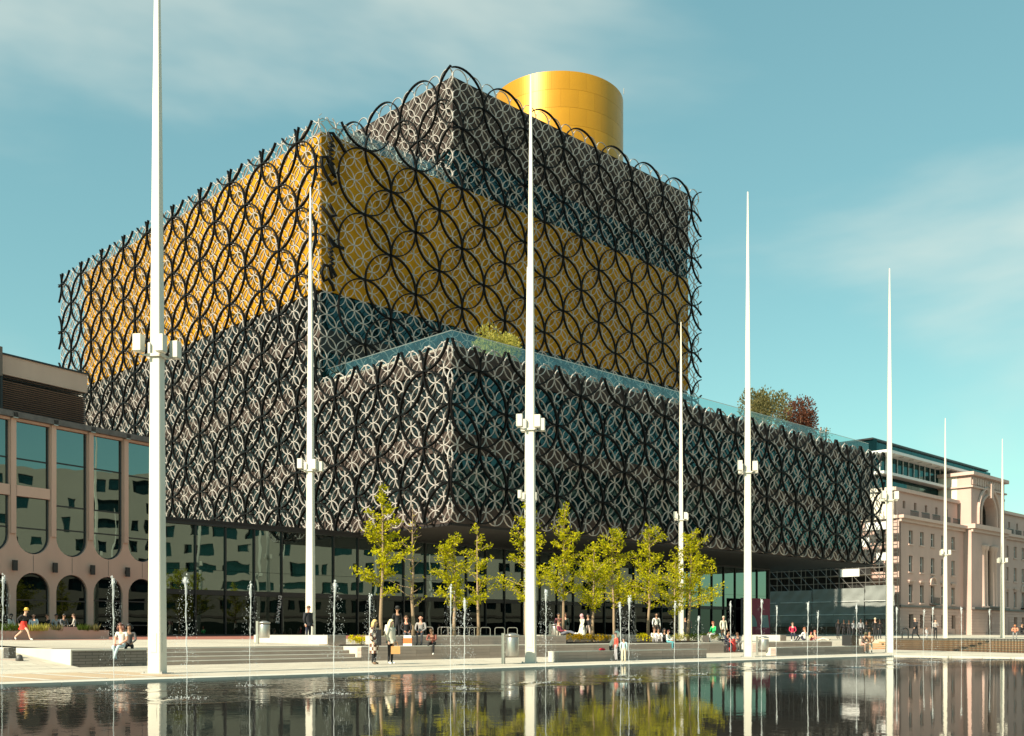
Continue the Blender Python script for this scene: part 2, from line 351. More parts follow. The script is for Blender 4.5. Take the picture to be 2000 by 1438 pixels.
# steps
st = struct(thing('steps', None, None, M=MLIB))
ue = (-25.0, -25.35, -25.7, -26.05)
for k in range(4):
    z1 = 0.15*(k+1); v0 = V_STEP + 0.42*k
    u1 = ue[3-k] if False else -25.02
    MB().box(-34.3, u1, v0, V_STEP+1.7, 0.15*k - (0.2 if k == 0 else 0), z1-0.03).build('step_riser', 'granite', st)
    MB().box(-34.3, u1, v0-0.015, (V_STEP+0.42*(k+1)) if k < 3 else -21.0, z1-0.03, z1).build('step_tread', 'granite_tread_sunlit', st)
# brick end wall left of the steps
wl = thing('brick_wall', 'low dark brick wall at the left end of the wide steps', 'wall', M=MLIB)
MB().box(-36.9, -34.302, V_STEP, -21.0, -0.2, 0.55).build('wall', 'brick_wall', wl)
MB().box(-36.95, -36.902, V_STEP, -21.0, -.1, .549).build('sun_shade_end', 'granite_tread_sunlit', wl)  # pale end plate: the sun on this side is in its colour
MB().box(-36.95, -34.302, V_STEP-0.02, -21.0, 0.55, 0.603).build('coping', 'granite_tread_sunlit', wl)
def stone_wall(name, label, u0, u1, v0, v1, z0, z1, blk=1.5, rows=2, cap=0.04):
    rows = 3 if z1-z0 < .5 else 4
    t = thing(name, label, 'wall' if 'bench' not in name else 'bench', M=MLIB @ T(u0, v0, z0))
    L, D, H = u1-u0, v1-v0, z1-z0-cap
    MB().box(0.02, L-0.02, 0.04, D-0.02, -0.15, H-0.005).build('core', 'granite', t)
    n = max(1, round(L/blk)); bw = L/n; me = MB().box(0.004, bw-0.004, 0, 0.25 if D > .6 else D/2, 0.005, H/rows-0.005).mesh('stone_block', ['granite'])
    for r in range(rows):
        for i in range(n): link('stone_block', me, t, T(i*bw, R.uniform(-.004, .004), r*H/rows))
    # end faces: left ones paler, sunlight put into the colour
    for e, x0, x1 in ((0, 0, 0.02), (1, L-0.02, L)):
        MB().box(x0, x1, (0.252 if D > .6 else D/2+.002), D-.02, 0.0, H-.003).build('sun_shade_end', 'granite_tread_sunlit' if e == 0 else 'granite', t)
    n2 = max(1, round(L/2.0)); cw = L/n2; me2 = MB().box(0.003, cw-0.003, -0.012, D, H, H+cap).mesh('cap_stone', ['granite_tread_sunlit'])
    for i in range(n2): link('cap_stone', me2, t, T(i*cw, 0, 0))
    return t
stone_wall('retaining_wall', 'long grey stone terrace wall between the wide steps and the gap in the middle', -25.0, 1.5, V_STEP, -21.03, 0, 0.6)
stone_wall('retaining_wall', 'shorter grey stone terrace wall behind the right hand pool bench', 5.0, 14.5, V_STEP, -20.0, 0, 0.62)
stone_wall('stone_bench', 'long grey stone pool bench with a family sitting at it', -20.6, -10.5, -29.8, -29.2, 0, 0.43, 1.7, 2)
stone_wall('stone_bench', 'long grey stone pool bench beside the corner of the pool', -3.8, 6.2, -29.4, -28.8, 0, 0.43, 1.7, 2)
zt = 0.602
stone_wall('planter_wall', 'grey stone seat wall on the terrace behind the two standing women', -23.3, -10.9, -21.35, -20.7, zt, 1.04, 1.6, 2)
stone_wall('planter_wall', 'grey stone seat wall behind the orange flowers', -8.6, 2.6, -17.6, -17.0, gzv(-17.3), gzv(-17.3)+.40, 1.6, 2)
# cream block bench running back into the plaza (its long side faces the sun)
def block_bench(label, u, v, wd, ln, z, h):
    t = thing('block_bench', label, 'bench', M=MLIB @ T(u, v, z))
    n = max(1, round(ln/1.6)); sl_ = ln/n
    for i in range(n):
        MB().box(0, wd, i*sl_+.004, (i+1)*sl_-.004, -0.1, h).build('stone_block', 'granite_tread_sunlit', t)
    MB().box(0.012, wd-.012, -0.004, 0.0, 0.0, h-.02).build('sun_shade_end', 'granite', t)  # grey end plate: the shade on this face is painted in
    return t
block_bench('pale stone block bench in front of the man in the dark jacket', -24.25, -19.2, 1.0, 6.2, gzv(-19.2), 0.43)
block_bench('pale stone block bench beside the person reading in red', 12.5, -19.9, 0.8, 3.0, 0.63, 0.42)
block_bench('small pale stone block beside the person in the green top', 1.9, -20.9, 0.7, 0.7, 0.62, 0.40)
slab('infill_wall', 'granite', 1.5, 5.0, -21.05, -20.8, -.1, 0.618)
stone_wall('recess_bench', 'low stone bench in the gap between the two terrace walls', 1.56, 4.94, -21.6, -21.07, 0, 0.45, 1.7, 1)

# ================================================================== LIBRARY
lib = thing('library', 'large library of stacked gold and dark boxes wrapped in interlocking metal rings', 'library', M=MLIB)
PANEL_MESH = {}
def pmesh(w_, h, d, m, sgn, key):
    k = (round(w_, 3), round(h, 3), d, m, sgn, key)
    if k not in PANEL_MESH: PANEL_MESH[k] = MB().box(0.012, w_-0.012, *(sorted((0, sgn*d))), 0.012, h-0.012).mesh(key, [m])
    return PANEL_MESH[k]
def panels(face, c, s0, s1, z0, z1, wd, name, m, d=0.12, rows=1, jit=0.0, parent=None):
    n = max(1, round((s1-s0)/wd)); pw = (s1-s0)/n; ph = (z1-z0)/rows
    for r in range(rows):
        for i in range(n):
            j = R.uniform(-jit, jit)
            if face == 'F': o = link(name, pmesh(pw, ph, d, m, 1, name), parent or lib, T(s0+i*pw, c + j, z0+r*ph))
            else: o = link(name, pmesh(pw, ph, d, m, -1, name), parent or lib, T(c + j, s0+i*pw, z0+r*ph) @ RZ90)
# solid bodies just inside the cladding
core = MB()
core.box(0.3, 63.6, 0.3, 71, 9.36, 20.8).box(0.35, 66.6, 0.35, 71, 14.7, 22.3)
core.box(0.3, 52.6, 17.1, 65.5, 22.3, 43.8).box(15.2, 52.6, 17.1, 48, 43.8, 54.1)
core.build('inner_wall', 'dark_core', lib)
MB().box(0.02, 66.9, 0.02, 70, 9.15, 9.33).build('soffit', 'soffit', lib)
FB = [(9.33, 10.75), (14.7, 16.15), (20.8, 22.5)]
GB = [(10.75, 14.7), (16.15, 20.8)]
for z0, z1 in FB:
    panels('L', 0.0, 0.0, 71, z0, z1, 2.9, 'fascia_panel', 'fascia'); panels('F', 0.0, 0.13, 63.9 if z0 < 14 else 66.9, z0, z1, 2.9, 'fascia_panel', 'fascia')
for z0, z1 in GB:
    panels('L', 0.16, 0.3, 71, z0, z1, 2.9, 'glass_pane', 'flank_glass', 0.08); panels('F', 0.16, 0.3, 63.9, z0, z1, 2.9, 'glass_pane', 'teal_glass', 0.08)
panels('L', 0.0, 16.93, 71, 25.7, 27.2, 2.9, 'fascia_panel', 'fascia')
for z0, z1 in ((22.5, 25.7), (27.2, 30.5)): panels('L', 0.16, 17.0, 71, z0, z1, 2.9, 'glass_pane', 'flank_glass', 0.08)
panels('F', 16.8, 0.0, 52.9, 25.3, 27.2, 2.9, 'fascia_panel', 'frame_dark')  # same fascia as the flank band, its shade put into the near-black
for z0, z1 in ((22.5, 25.3), (27.2, 30.5)): panels('F', 16.96, 0.3, 52.9, z0, z1, 2.9, 'glass_pane', 'teal_glass', 0.08)
panels('L', 0.0, 16.93, 65.8, 30.5, 44.0, 2.87, 'gold_panel', 'gold', 0.12, 4, 0.006)
panels('F', 16.8, 0.0, 52.9, 30.5, 44.0, 2.94, 'gold_panel', 'gold', 0.12, 4, 0.006)
panels('L', 14.9, 16.93, 48, 47.5, 54.3, 2.9, 'fascia_panel', 'fascia'); panels('F', 16.8, 14.9, 52.9, 47.5, 54.3, 2.92, 'fascia_panel', 'fascia', 0.12, 2)
panels('L', 15.0, 17.0, 48, 44.0, 47.5, 2.9, 'glass_pane', 'teal_glass', 0.08); panels('F', 16.93, 15.1, 52.9, 44.0, 47.5, 2.92, 'glass_pane', 'teal_glass', 0.08)
MB().box(0.0, 66.9, 0.0, 17, 22.32, 22.5).box(16.0,66.9,0.1,17,22.5,22.52).build('terrace_floor', 'coping', lib)
MB().box(0.0, 14.9, 16.8, 66, 43.8, 43.99).build('roof', 'concrete_dark', lib)
MB().box(14.9, 52.9, 16.8, 48, 54.1, 54.28).build('roof', 'concrete_dark', lib)
# glass railings round the terraces (thin metal top rail)
def railing(face, c, s0, s1, z0, h=1.1, wd=2.9):
    panels(face, c, s0, s1, z0, z0+h, wd, 'railing_pane', 'rail_glass', 0.02)
    b = MB()
    if face == 'F': b.box(s0, s1, c-.02, c+.04, z0+h, z0+h+.04)
    else: b.box(c-.02, c+.04, s0, s1, z0+h, z0+h+.04)
    b.build('handrail', 'steel', lib)
railing('L', 0.5, 0.5, 16.7, 22.5, 1.25); railing('F', 0.5, 0.5, 66.5, 22.5, 1.25)
railing('L', 0.3, 17.1, 65.5, 44.0, 1.3); railing('F', 17.1, 0.3, 14.7, 44.0, 1.3)
# gold drum on the roof: rings of curved sheets
DU, DV, DR = 44.5, 30.5, 8.1
drum = MB().lathe([(DR-.15, 54.3), (DR-.15, 66.8)], 64, 0, (DU, DV, 0)).build('drum', 'gold_bright', lib, smooth=False)
zz = [54.3, 56.4, 58.5, 60.6, 62.7, 64.8, 66.95]
for r in range(6):
    n = 24; b = MB(); h = zz[r+1]-zz[r]
    for k in range(9):
        g = (k/8)*(2*math.pi/n)*0.996
        for rr, z in ((DR-.08, .012), (DR, .012), (DR, h-.012), (DR-.08, h-.012)): b.v.append((rr*math.cos(g), rr*math.sin(g), z))
        if k:
            i = (k-1)*4; j = k*4
            b.f += [(i+1, j+1, j+2, i+2), (i+2, j+2, j+3, i+3), (i, i+3, j+3, j), (i, j, j+1, i+1)]
    b.f += [(0, 1, 2, 3), (35, 34, 33, 32)]; b.m = [0]*len(b.f)
    me = b.mesh('drum_panel', ['gold_bright'], False)
    fl = [abs(p.normal.z) < .3 and len(p.vertices) == 4 for p in me.polygons]
    for i in range(n): link('drum_panel', me, drum, T(DU, DV, zz[r]) @ Matrix.Rotation(2*math.pi*i/n + (0.13 if r % 2 else 0), 4, 'Z'))
MB().tube([(DU+3.6, DV-7.6, 66.9), (DU+3.6, DV-7.6, 67.6)], .06, 5).tube([(DU+7.2, DV-3.2, 66.9), (DU+7.2, DV-3.2, 67.7)], .08, 5).build('roof_vent', 'steel', lib)

# ground floor: glass front set back under the box and running on to the theatre
GV = 11.5
MB().box(-19.2, 62.0, GV+0.25, GV+14, 0.9, 9.2).build('foyer_wall', 'dark_core', lib)
MB().box(-19.2, 62.2, GV-0.25, GV+14, 8.95, 9.14).build('lip', 'frame_dark', lib)
MB().box(-19.2, 0, GV-0.3, GV+14, 9.14, 9.36).build('foyer_roof', 'soffit', lib)
MB().box(-19.2, 62.0, GV-0.06, GV+0.2, 3.95, 4.3).build('transom', 'frame_dark', lib)
panels('F', GV, -19.2, 62.0, 4.3, 5.75, 2.36, 'front_pane', 'front_glass', 0.06)
panels('F', GV, -19.2, 62.0, 5.75, 8.95, 2.36, 'front_pane', 'front_glass', 0.06)
panels('F', GV+.02, -19.2, 62.0, 1.1, 3.95, 2.36, 'door_pane', 'dark_glass', 0.06)
n = round(81.2/2.36); me = MB().box(-.05, .05, -.14, 0.0, 0, 7.95).mesh('mullion', ['frame_dark'])
for i in range(n+1): link('mullion', me, lib, T(-19.2+i*81.2/n, GV, 1.0))
MB().box(-19.2, 62.0, GV-.1, GV+.2, 0.75, 1.1).build('plinth', 'frame_dark', lib)
MB().box(62.0, 62.25, GV-.2, GV+14, 0.8, 9.1).build('end_wall', 'dark_core', lib)
def text(name, body, size, parent, M, m, extrude=0.01, align='CENTER'):
    c = bpy.data.curves.new(name, 'FONT'); c.body = body; c.size = size; c.extrude = extrude; c.align_x = align; c.align_y = 'CENTER'
    o = bpy.data.objects.new(name, c); COL.objects.link(o)
    dg = bpy.context.evaluated_depsgraph_get(); me = bpy.data.meshes.new_from_object(o.evaluated_get(dg)); bpy.data.objects.remove(o); bpy.data.curves.remove(c)
    me.materials.clear(); me.materials.append(MATS[m]); return link(name, me, parent, M)
text('entrance_lettering', 'ENTRANCE', 0.42, lib, T(-7.6, GV-.16, 3.0) @ Matrix.Rotation(rad(97), 4, 'Y') @ Matrix.Rotation(rad(90), 4, 'X'), 'white_print')
ban = thing('banner', 'magenta banner with a pale quarter circle beside the glass front', 'banner', M=MLIB @ T(56.6, GV-1.0, 0.98))
MB().box(0, 2.3, 0, .06, 0, 4.4).build('magenta_sheet', 'magenta', ban); MB().box(-2.0, -.01, 0, .05, 0, 4.4).build('navy_sheet', 'navy_print', ban)
MB().box(2.32, 4.4, 0, .05, 0, 4.4).build('side_sheet', 'magenta', ban)
b = MB(); b.poly([(0, -.004, 1.0)] + [(1.5*math.sin(rad(a)), -.004, 1.0+1.5*math.cos(rad(a))) for a in range(0, 91, 9)]); b.build('quarter_circle', 'teal_print', ban)
MB().poly([(2.4, -.004, .9), (4.2, -.004, .9), (3.9, -.004, 2.4), (2.5, -.004, 2.4)]).build('pale_patch', 'teal_print', ban)

# ------------------------------------------------------------------ ring screens
PB = 2.84; Z0 = 17.84
def circle_pts(r, k): return [(r*math.cos(2*math.pi*i/k), 0, r*math.sin(2*math.pi*i/k)) for i in range(k)]
FULL_B = MB().ribbon(circle_pts(PB, 40), 0.105, 0.22, True).mesh('black_ring', ['black_metal'])
RS = PB/3
FULL_S = MB().ribbon(circle_pts(RS, 20), 0.050, 0.10, True).mesh('silver_ring', ['silver_metal'])
def clip_runs(cs, cz, r, k, inside):
    fl = [inside(cs + r*math.cos(2*math.pi*i/k), cz + r*math.sin(2*math.pi*i/k)) for i in range(k)]
    if all(fl): return 'full'
    if not any(fl): return None
    st_ = next(i for i in range(k) if fl[i] and not fl[i-1]); runs = []; cur = []
    for j in range(st_, st_+k):
        i = j % k
        if fl[i]: cur.append((r*math.cos(2*math.pi*i/k), 0, r*math.sin(2*math.pi*i/k)))
        elif cur: runs.append(cur); cur = []
    if cur: runs.append(cur)
    return [q for q in runs if len(q) > 1]
def in_L(s, z): return -0.95 <= s <= 71.2 and 9.3 <= z <= (22.65 if s < 16.0 else 44.8)
def in_F1(s, z): return -0.95 <= s <= 67.6 and 9.3 <= z <= 22.65
def in_F2(s, z): return -0.7 <= s <= 54.3 and 23.2 <= z <= (45.2 if s < 13.95 else 57)
def in_T(s, z): return -0.9 <= s <= 31 and 44.2 <= z <= 57
FACES = [  # name, plane kind, base coordinate, s origin, lattice parity origin z=Z0, range s, inside, top limit of full circles
    ('L', 'L', 0.0, -0.82, (-1, 72), in_L, 99, 0), ('F1', 'F', 0.0, -0.92, (-1, 68), in_F1, 99, 0),
    ('F2', 'F', 16.8, 1.11, (-1, 55), in_F2, 52.5, 1.0), ('T', 'L', 14.9, 17.9, (15.8, 48), lambda s, z: in_T(s-16.8, z), 52.5, 0)]
black, silver = [], []
for nm, pk, base, s0, (sa, sb), ins, ztop, smin in FACES:
    for (P_, r, lst, k, off) in ((PB, PB, black, 40, 0.95), (RS, RS, silver, 20, 0.62)):
        i0 = math.floor((sa - s0)/P_) - 2; i1 = math.ceil((sb - s0)/P_) + 2
        j0 = math.floor((9 - Z0)/P_) - 1; j1 = math.ceil((58 - Z0)/P_) + 1
        for i in range(i0, i1+1):
            for j in range(j0, j1+1):
                if (i+j) % 2 == 0: continue
                s, z = s0 + i*P_, Z0 + j*P_
                if lst is black and nm == 'F2' and s < 1.0 + PB: continue
                if z > ztop + (1.9 if lst is silver else 0): continue
                runs = clip_runs(s, z, r, k, ins)
                if not runs: continue
                loc = (s, base - off, z) if pk == 'F' else (base - off, s, z)
                wp = MLIB @ Vector(loc); dist = (wp - Vector((0, 0, HC))).length
                frac = 1.0 if runs == 'full' else sum(len(q) for q in runs)/k
                lst.append((dist/ max(frac, .25), pk, loc, runs, frac))
def ring_m(pk, loc): return T(*loc) @ (RZ90 if pk == 'L' else Matrix())
def emit(lst, name, mname, full, tr, n, limit, stuffname):
    lst.sort(key=lambda q: q[0]); rest = MB()
    for q, (ds, pk, loc, runs, fr) in enumerate(lst):
        if q < limit:
            if runs == 'full': link(name, full, lib, ring_m(pk, loc))
            else:
                b = MB()
                for rn in runs: b.ribbon(rn, tr, n, False)
                b.build(name, mname, lib, False, ring_m(pk, loc))
        else:
            M_ = ring_m(pk, loc); b = MB()
            if runs == 'full':
                src = full
                i = len(rest.v); rest.v += [tuple(M_ @ v.co) for v in src.vertices]; rest.f += [tuple(i+x for x in p.vertices) for p in src.polygons]; rest.m += [0]*len(src.polygons)
            else:
                for rn in runs: b.ribbon(rn, tr, n, False)
                i = len(rest.v); rest.v += [tuple(M_ @ Vector(v)) for v in b.v]; rest.f += [tuple(i+x for x in f) for f in b.f]; rest.m += b.m
    if rest.v:
        o = rest.build(stuffname, mname, lib, False); o['kind'] = 'stuff'
emit(black, 'black_ring', 'black_metal', FULL_B, 0.105, 0.22, 300, 'black_ring_mesh')
emit(silver, 'silver_ring', 'silver_metal', FULL_S, 0.050, 0.10, 300, 'silver_ring_mesh')
# stand-off struts tying the black rings back to the wall
b = MB()
for nm, pk, base, s0, (sa, sb), ins, ztop, smin in FACES:
    for i in range(-1, 26):
        for j in range(-3, 13):
            if (i+j) % 2: continue
            s, z = s0+i*PB, Z0+j*PB
            if not ins(s, z) or (nm == 'F2' and i < 0) or (nm == 'T' and not sa < s < sb): continue
            if pk == 'F': b.tube([(s, base, z), (s, base-1.0, z)], .07, 4)
            else: b.tube([(base, s, z), (base-1.0, s, z)], .07, 4)
o = b.build('strut', 'black_metal', lib); o['kind'] = 'stuff'
# cursive metal script up the corner of the gold box (three flourishes)
def squig(pts, r=.15):
    return MB().tube([(p[0], 16.8-.9, p[1]) for p in pts], r, 5).build('script_lettering', 'black_metal', lib, True)
def zig(z0, z1, n, u0=.35, amp=.33):
    return [(u0 + amp*(1 if i % 2 else -1)*(0.7+0.3*math.sin(i*2.3)), z0+(z1-z0)*i/n) for i in range(n+1)]
squig([(0.9, 39.6), (0.5, 39.3), (-.1, 39.9), (-.55, 40.6), (-.6, 41.3), (-.1, 41.5), (.5, 40.8), (.8, 40.0), (.5, 40.4)] + zig(40.9, 43.0, 11) + [(.1, 43.6), (.55, 43.7), (1.3, 43.1), (1.9, 42.4)])
squig([(-.6, 37.2), (0.2, 36.6), (.7, 36.0), (1.1, 35.5)]); squig([(.2, 37.6), (.5, 37.2), (.9, 36.8), (.2, 36.5)])
squig([(.7, 30.3), (.5, 30.8), (.1, 31.2), (-.3, 30.9), (-.6, 31.6), (-.3, 32.3), (.4, 32.3), (.9, 31.6), (.5, 31.3)] + zig(32.4, 34.0, 9, .4, .25) + [(.2, 34.5), (.0, 34.9), (.35, 34.6), (.9, 34.2), (1.7, 34.2)])

# ================================================================== THEATRE (left)
TA = math.atan2(.8526, .5225); MT = Matrix.Translation((-24.7, 72, 0)) @ Matrix.Rotation(TA, 4, 'Z')
th = thing('theatre', 'concrete theatre with tall round-bottomed windows over round arches', 'theatre', M=MT)
PIL = [0.35 - 2.71*i for i in range(15)]
x1 = PIL[0] + .3; x0 = PIL[-1] - .3
bm = bmesh.new()
def loop(pts):
    vs = [bm.verts.new((p[0], 0, p[1])) for p in pts]
    for i in range(len(vs)): bm.edges.new((vs[i], vs[(i+1) % len(vs)]))
HW = 1.13
loop([(x0, .6), (x1, .6), (x1, 14.2), (x0, 14.2)])
WIN, ARC = [], []
for i in range(14):
    c = (PIL[i]+PIL[i+1])/2
    up = [(c-HW, 14.05), (c-HW, 7.15)] + [(c-HW*math.cos(rad(a)), 7.15-HW*math.sin(rad(a))) for a in range(15, 180, 15)] + [(c+HW, 7.15), (c+HW, 14.05)]
    lo = [(c-HW, .98), (c-HW, 3.75)] + [(c-HW*math.cos(rad(a)), 3.75+HW*math.sin(rad(a))) for a in range(15, 180, 15)] + [(c+HW, 3.75), (c+HW, .98)]
    loop(up); loop(lo); WIN.append(c)
bmesh.ops.triangle_fill(bm, use_beauty=True, use_dissolve=False, edges=bm.edges[:], normal=(0, -1, 0))
fs = bm.faces[:]
ret = bmesh.ops.extrude_face_region(bm, geom=fs)
bmesh.ops.translate(bm, verts=[g for g in ret['geom'] if isinstance(g, bmesh.types.BMVert)], vec=(0, 0.55, 0))
bmesh.ops.recalc_face_normals(bm, faces=bm.faces[:])
me = bpy.data.meshes.new('wall'); bm.to_mesh(me); bm.free(); me.materials.append(MATS['concrete']); link('wall', me, th)
me_p = MB().box(-.17, .17, -.10, -.002, 7.2, 14.15).mesh('pier', ['concrete'])
me_l = MB().box(-.15, .15, -.28, -.162, 0, .62).box(-.05, .05, -.165, -.003, .2, .4).mesh('wall_lamp', ['frame_dark'])
me_cap = MB().box(-.16, .16, -.22, -.0, 0, .34).mesh('downpipe_head', ['steel'])
for i, p in enumerate(PIL):
    link('pier', me_p, th, T(p, 0, 0)); link('wall_lamp', me_l, th, T(p, 0, 4.95)); link('downpipe_head', me_cap, th, T(p, -.1, 14.15))
me_u = MB().box(-HW, HW, .20, .24, 6.0, 14.1).mesh('window_pane', ['front_glass']); me_d = MB().box(-HW, HW, .20, .24, .95, 4.9).mesh('arch_pane', ['dark_glass'])
me_bar = MB().box(-HW, HW, .14, .199, -.04, .04).mesh('glazing_bar', ['frame_dark'])
me_sp = MB().box(-HW, HW, -.05, .13, 9.5, 10.15).mesh('spandrel', ['concrete'])
def ringframe(pts, wdt=.05):
    b = MB(); b.tube([(x, .17, z) for x, z in pts], wdt, 4); return b
fr_up = ringframe([(-HW+.03, 14.0), (-HW+.03, 7.15)] + [(-(HW-.03)*math.cos(rad(a)), 7.15-(HW-.03)*math.sin(rad(a))) for a in range(15, 180, 15)] + [(HW-.03, 7.15), (HW-.03, 14.0)]).mesh('window_frame', ['frame_dark'])
fr_lo = ringframe([(-HW+.03, 1.0), (-HW+.03, 3.75)] + [(-(HW-.03)*math.cos(rad(a)), 3.75+(HW-.03)*math.sin(rad(a))) for a in range(15, 180, 15)] + [(HW-.03, 3.75), (HW-.03, 1.0)]).mesh('arch_frame', ['frame_dark'])
for i, c in enumerate(WIN):
    wdw = link('window_pane', me_u, th, T(c, 0, 0)); link('window_frame', fr_up, th, T(c, 0, 0))
    for z in ((11.8, 7.6) if i not in (1,2) else (11.9, 9.2, 7.7)): link('glazing_bar', me_bar, wdw, T(0, 0, z))
    ar = link('arch_pane', me_d, th, T(c, 0, 0)); link('arch_frame', fr_lo, th, T(c, 0, 0))
    for z in ((3.2,) if i > 1 else (3.3, 1.7)): link('glazing_bar', me_bar, ar, T(0, 0, z))
    if i >= 3: link('spandrel', me_sp, th, T(c, 0, 0))
    MB().box(c-.012, c+.012, -.012, .0, 4.95, 5.95).build('joint', 'lead', th)
MB().box(x0, x1, .56, 13.5, .5, 14.3).build('back_wall', 'dark_core', th)
MB().box(x0, x1+.05, -.32, 1.0, 14.2, 14.55).build('cornice', 'lead', th)
MB().box(x0, x1, .9, 16, 14.2, 14.5).build('roof', 'lead', th)
# plant storey with louvres
MB().box(-8.9, -2.4, 4.2, 14, 14.5, 17.4).box(-8.9, -2.4, 3.95, 14, 17.75, 19.0).box(-8.9, -2.4, 3.9, 14, 14.5, 15.1).build('plant_storey', 'concrete', th)
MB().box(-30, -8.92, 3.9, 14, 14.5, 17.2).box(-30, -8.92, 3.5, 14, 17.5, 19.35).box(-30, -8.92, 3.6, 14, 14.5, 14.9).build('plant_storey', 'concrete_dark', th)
MB().box(-9.0, -2.35, 3.85, 14.1, 19.0, 19.1).build('flashing', 'frame_dark', th)
me = MB().poly([(0, .0, 0), (6.3, .0, 0), (6.3, .16, .12), (0, .16, .12)]).poly([(0,.16,.12),(6.3,.16,.12),(6.3,.16,.09),(0,.16,.09)]).mesh('louvre_slat', ['louvre'])
me2 = MB().poly([(0, .0, 0), (10, .0, 0), (10, .16, .12), (0, .16, .12)]).poly([(0,.16,.12),(10,.16,.12),(10,.16,.09),(0,.16,.09)]).mesh('louvre_slat', ['louvre'])
for k in range(19): link('louvre_slat', me, th, T(-8.75, 3.98, 15.15 + k*.137))
for k in range(17): link('louvre_slat', me2, th, T(-19.0, 3.66, 14.95 + k*.15)); 
MB().box(-8.95, -8.78, 3.7, 4.2, 15.1, 17.75).build('post', 'frame_dark', th)
# ================================================================== STONE CIVIC BUILDING (right)
MS = Matrix.Translation((55, 148, 0)) @ Matrix.Rotation(ANG, 4, 'Z')
cv = thing('civic_building', 'pink grey stone classical building with an arched centre bay and a glass top', 'building', M=MS)
def wall_holes(x0, x1, z0, z1, holes, m, name, depth=.6, parent=cv, y=0.0, mtx=None):
    bm = bmesh.new()
    def lp(pts):
        vs = [bm.verts.new((p[0], y, p[1])) for p in pts]
        for i in range(len(vs)): bm.edges.new((vs[i], vs[(i+1) % len(vs)]))
    lp([(x0, z0), (x1, z0), (x1, z1), (x0, z1)])
    for h in holes: lp(h)
    bmesh.ops.triangle_fill(bm, use_beauty=True, use_dissolve=False, edges=bm.edges[:], normal=(0, -1, 0))
    ret = bmesh.ops.extrude_face_region(bm, geom=bm.faces[:])
    bmesh.ops.translate(bm, verts=[g for g in ret['geom'] if isinstance(g, bmesh.types.BMVert)], vec=(0, depth, 0))
    bmesh.ops.recalc_face_normals(bm, faces=bm.faces[:])
    me = bpy.data.meshes.new(name); bm.to_mesh(me); bm.free(); me.materials.append(MATS[m]); return link(name, me, parent, mtx)
def rect(x0, x1, z0, z1): return [(x0, z0), (x1, z0), (x1, z1), (x0, z1)]
WX = [3.6 + 3.7*i for i in range(5)]
ROWS = [(14.1, 16.05), (10.1, 12.4), (5.65, 8.25)]
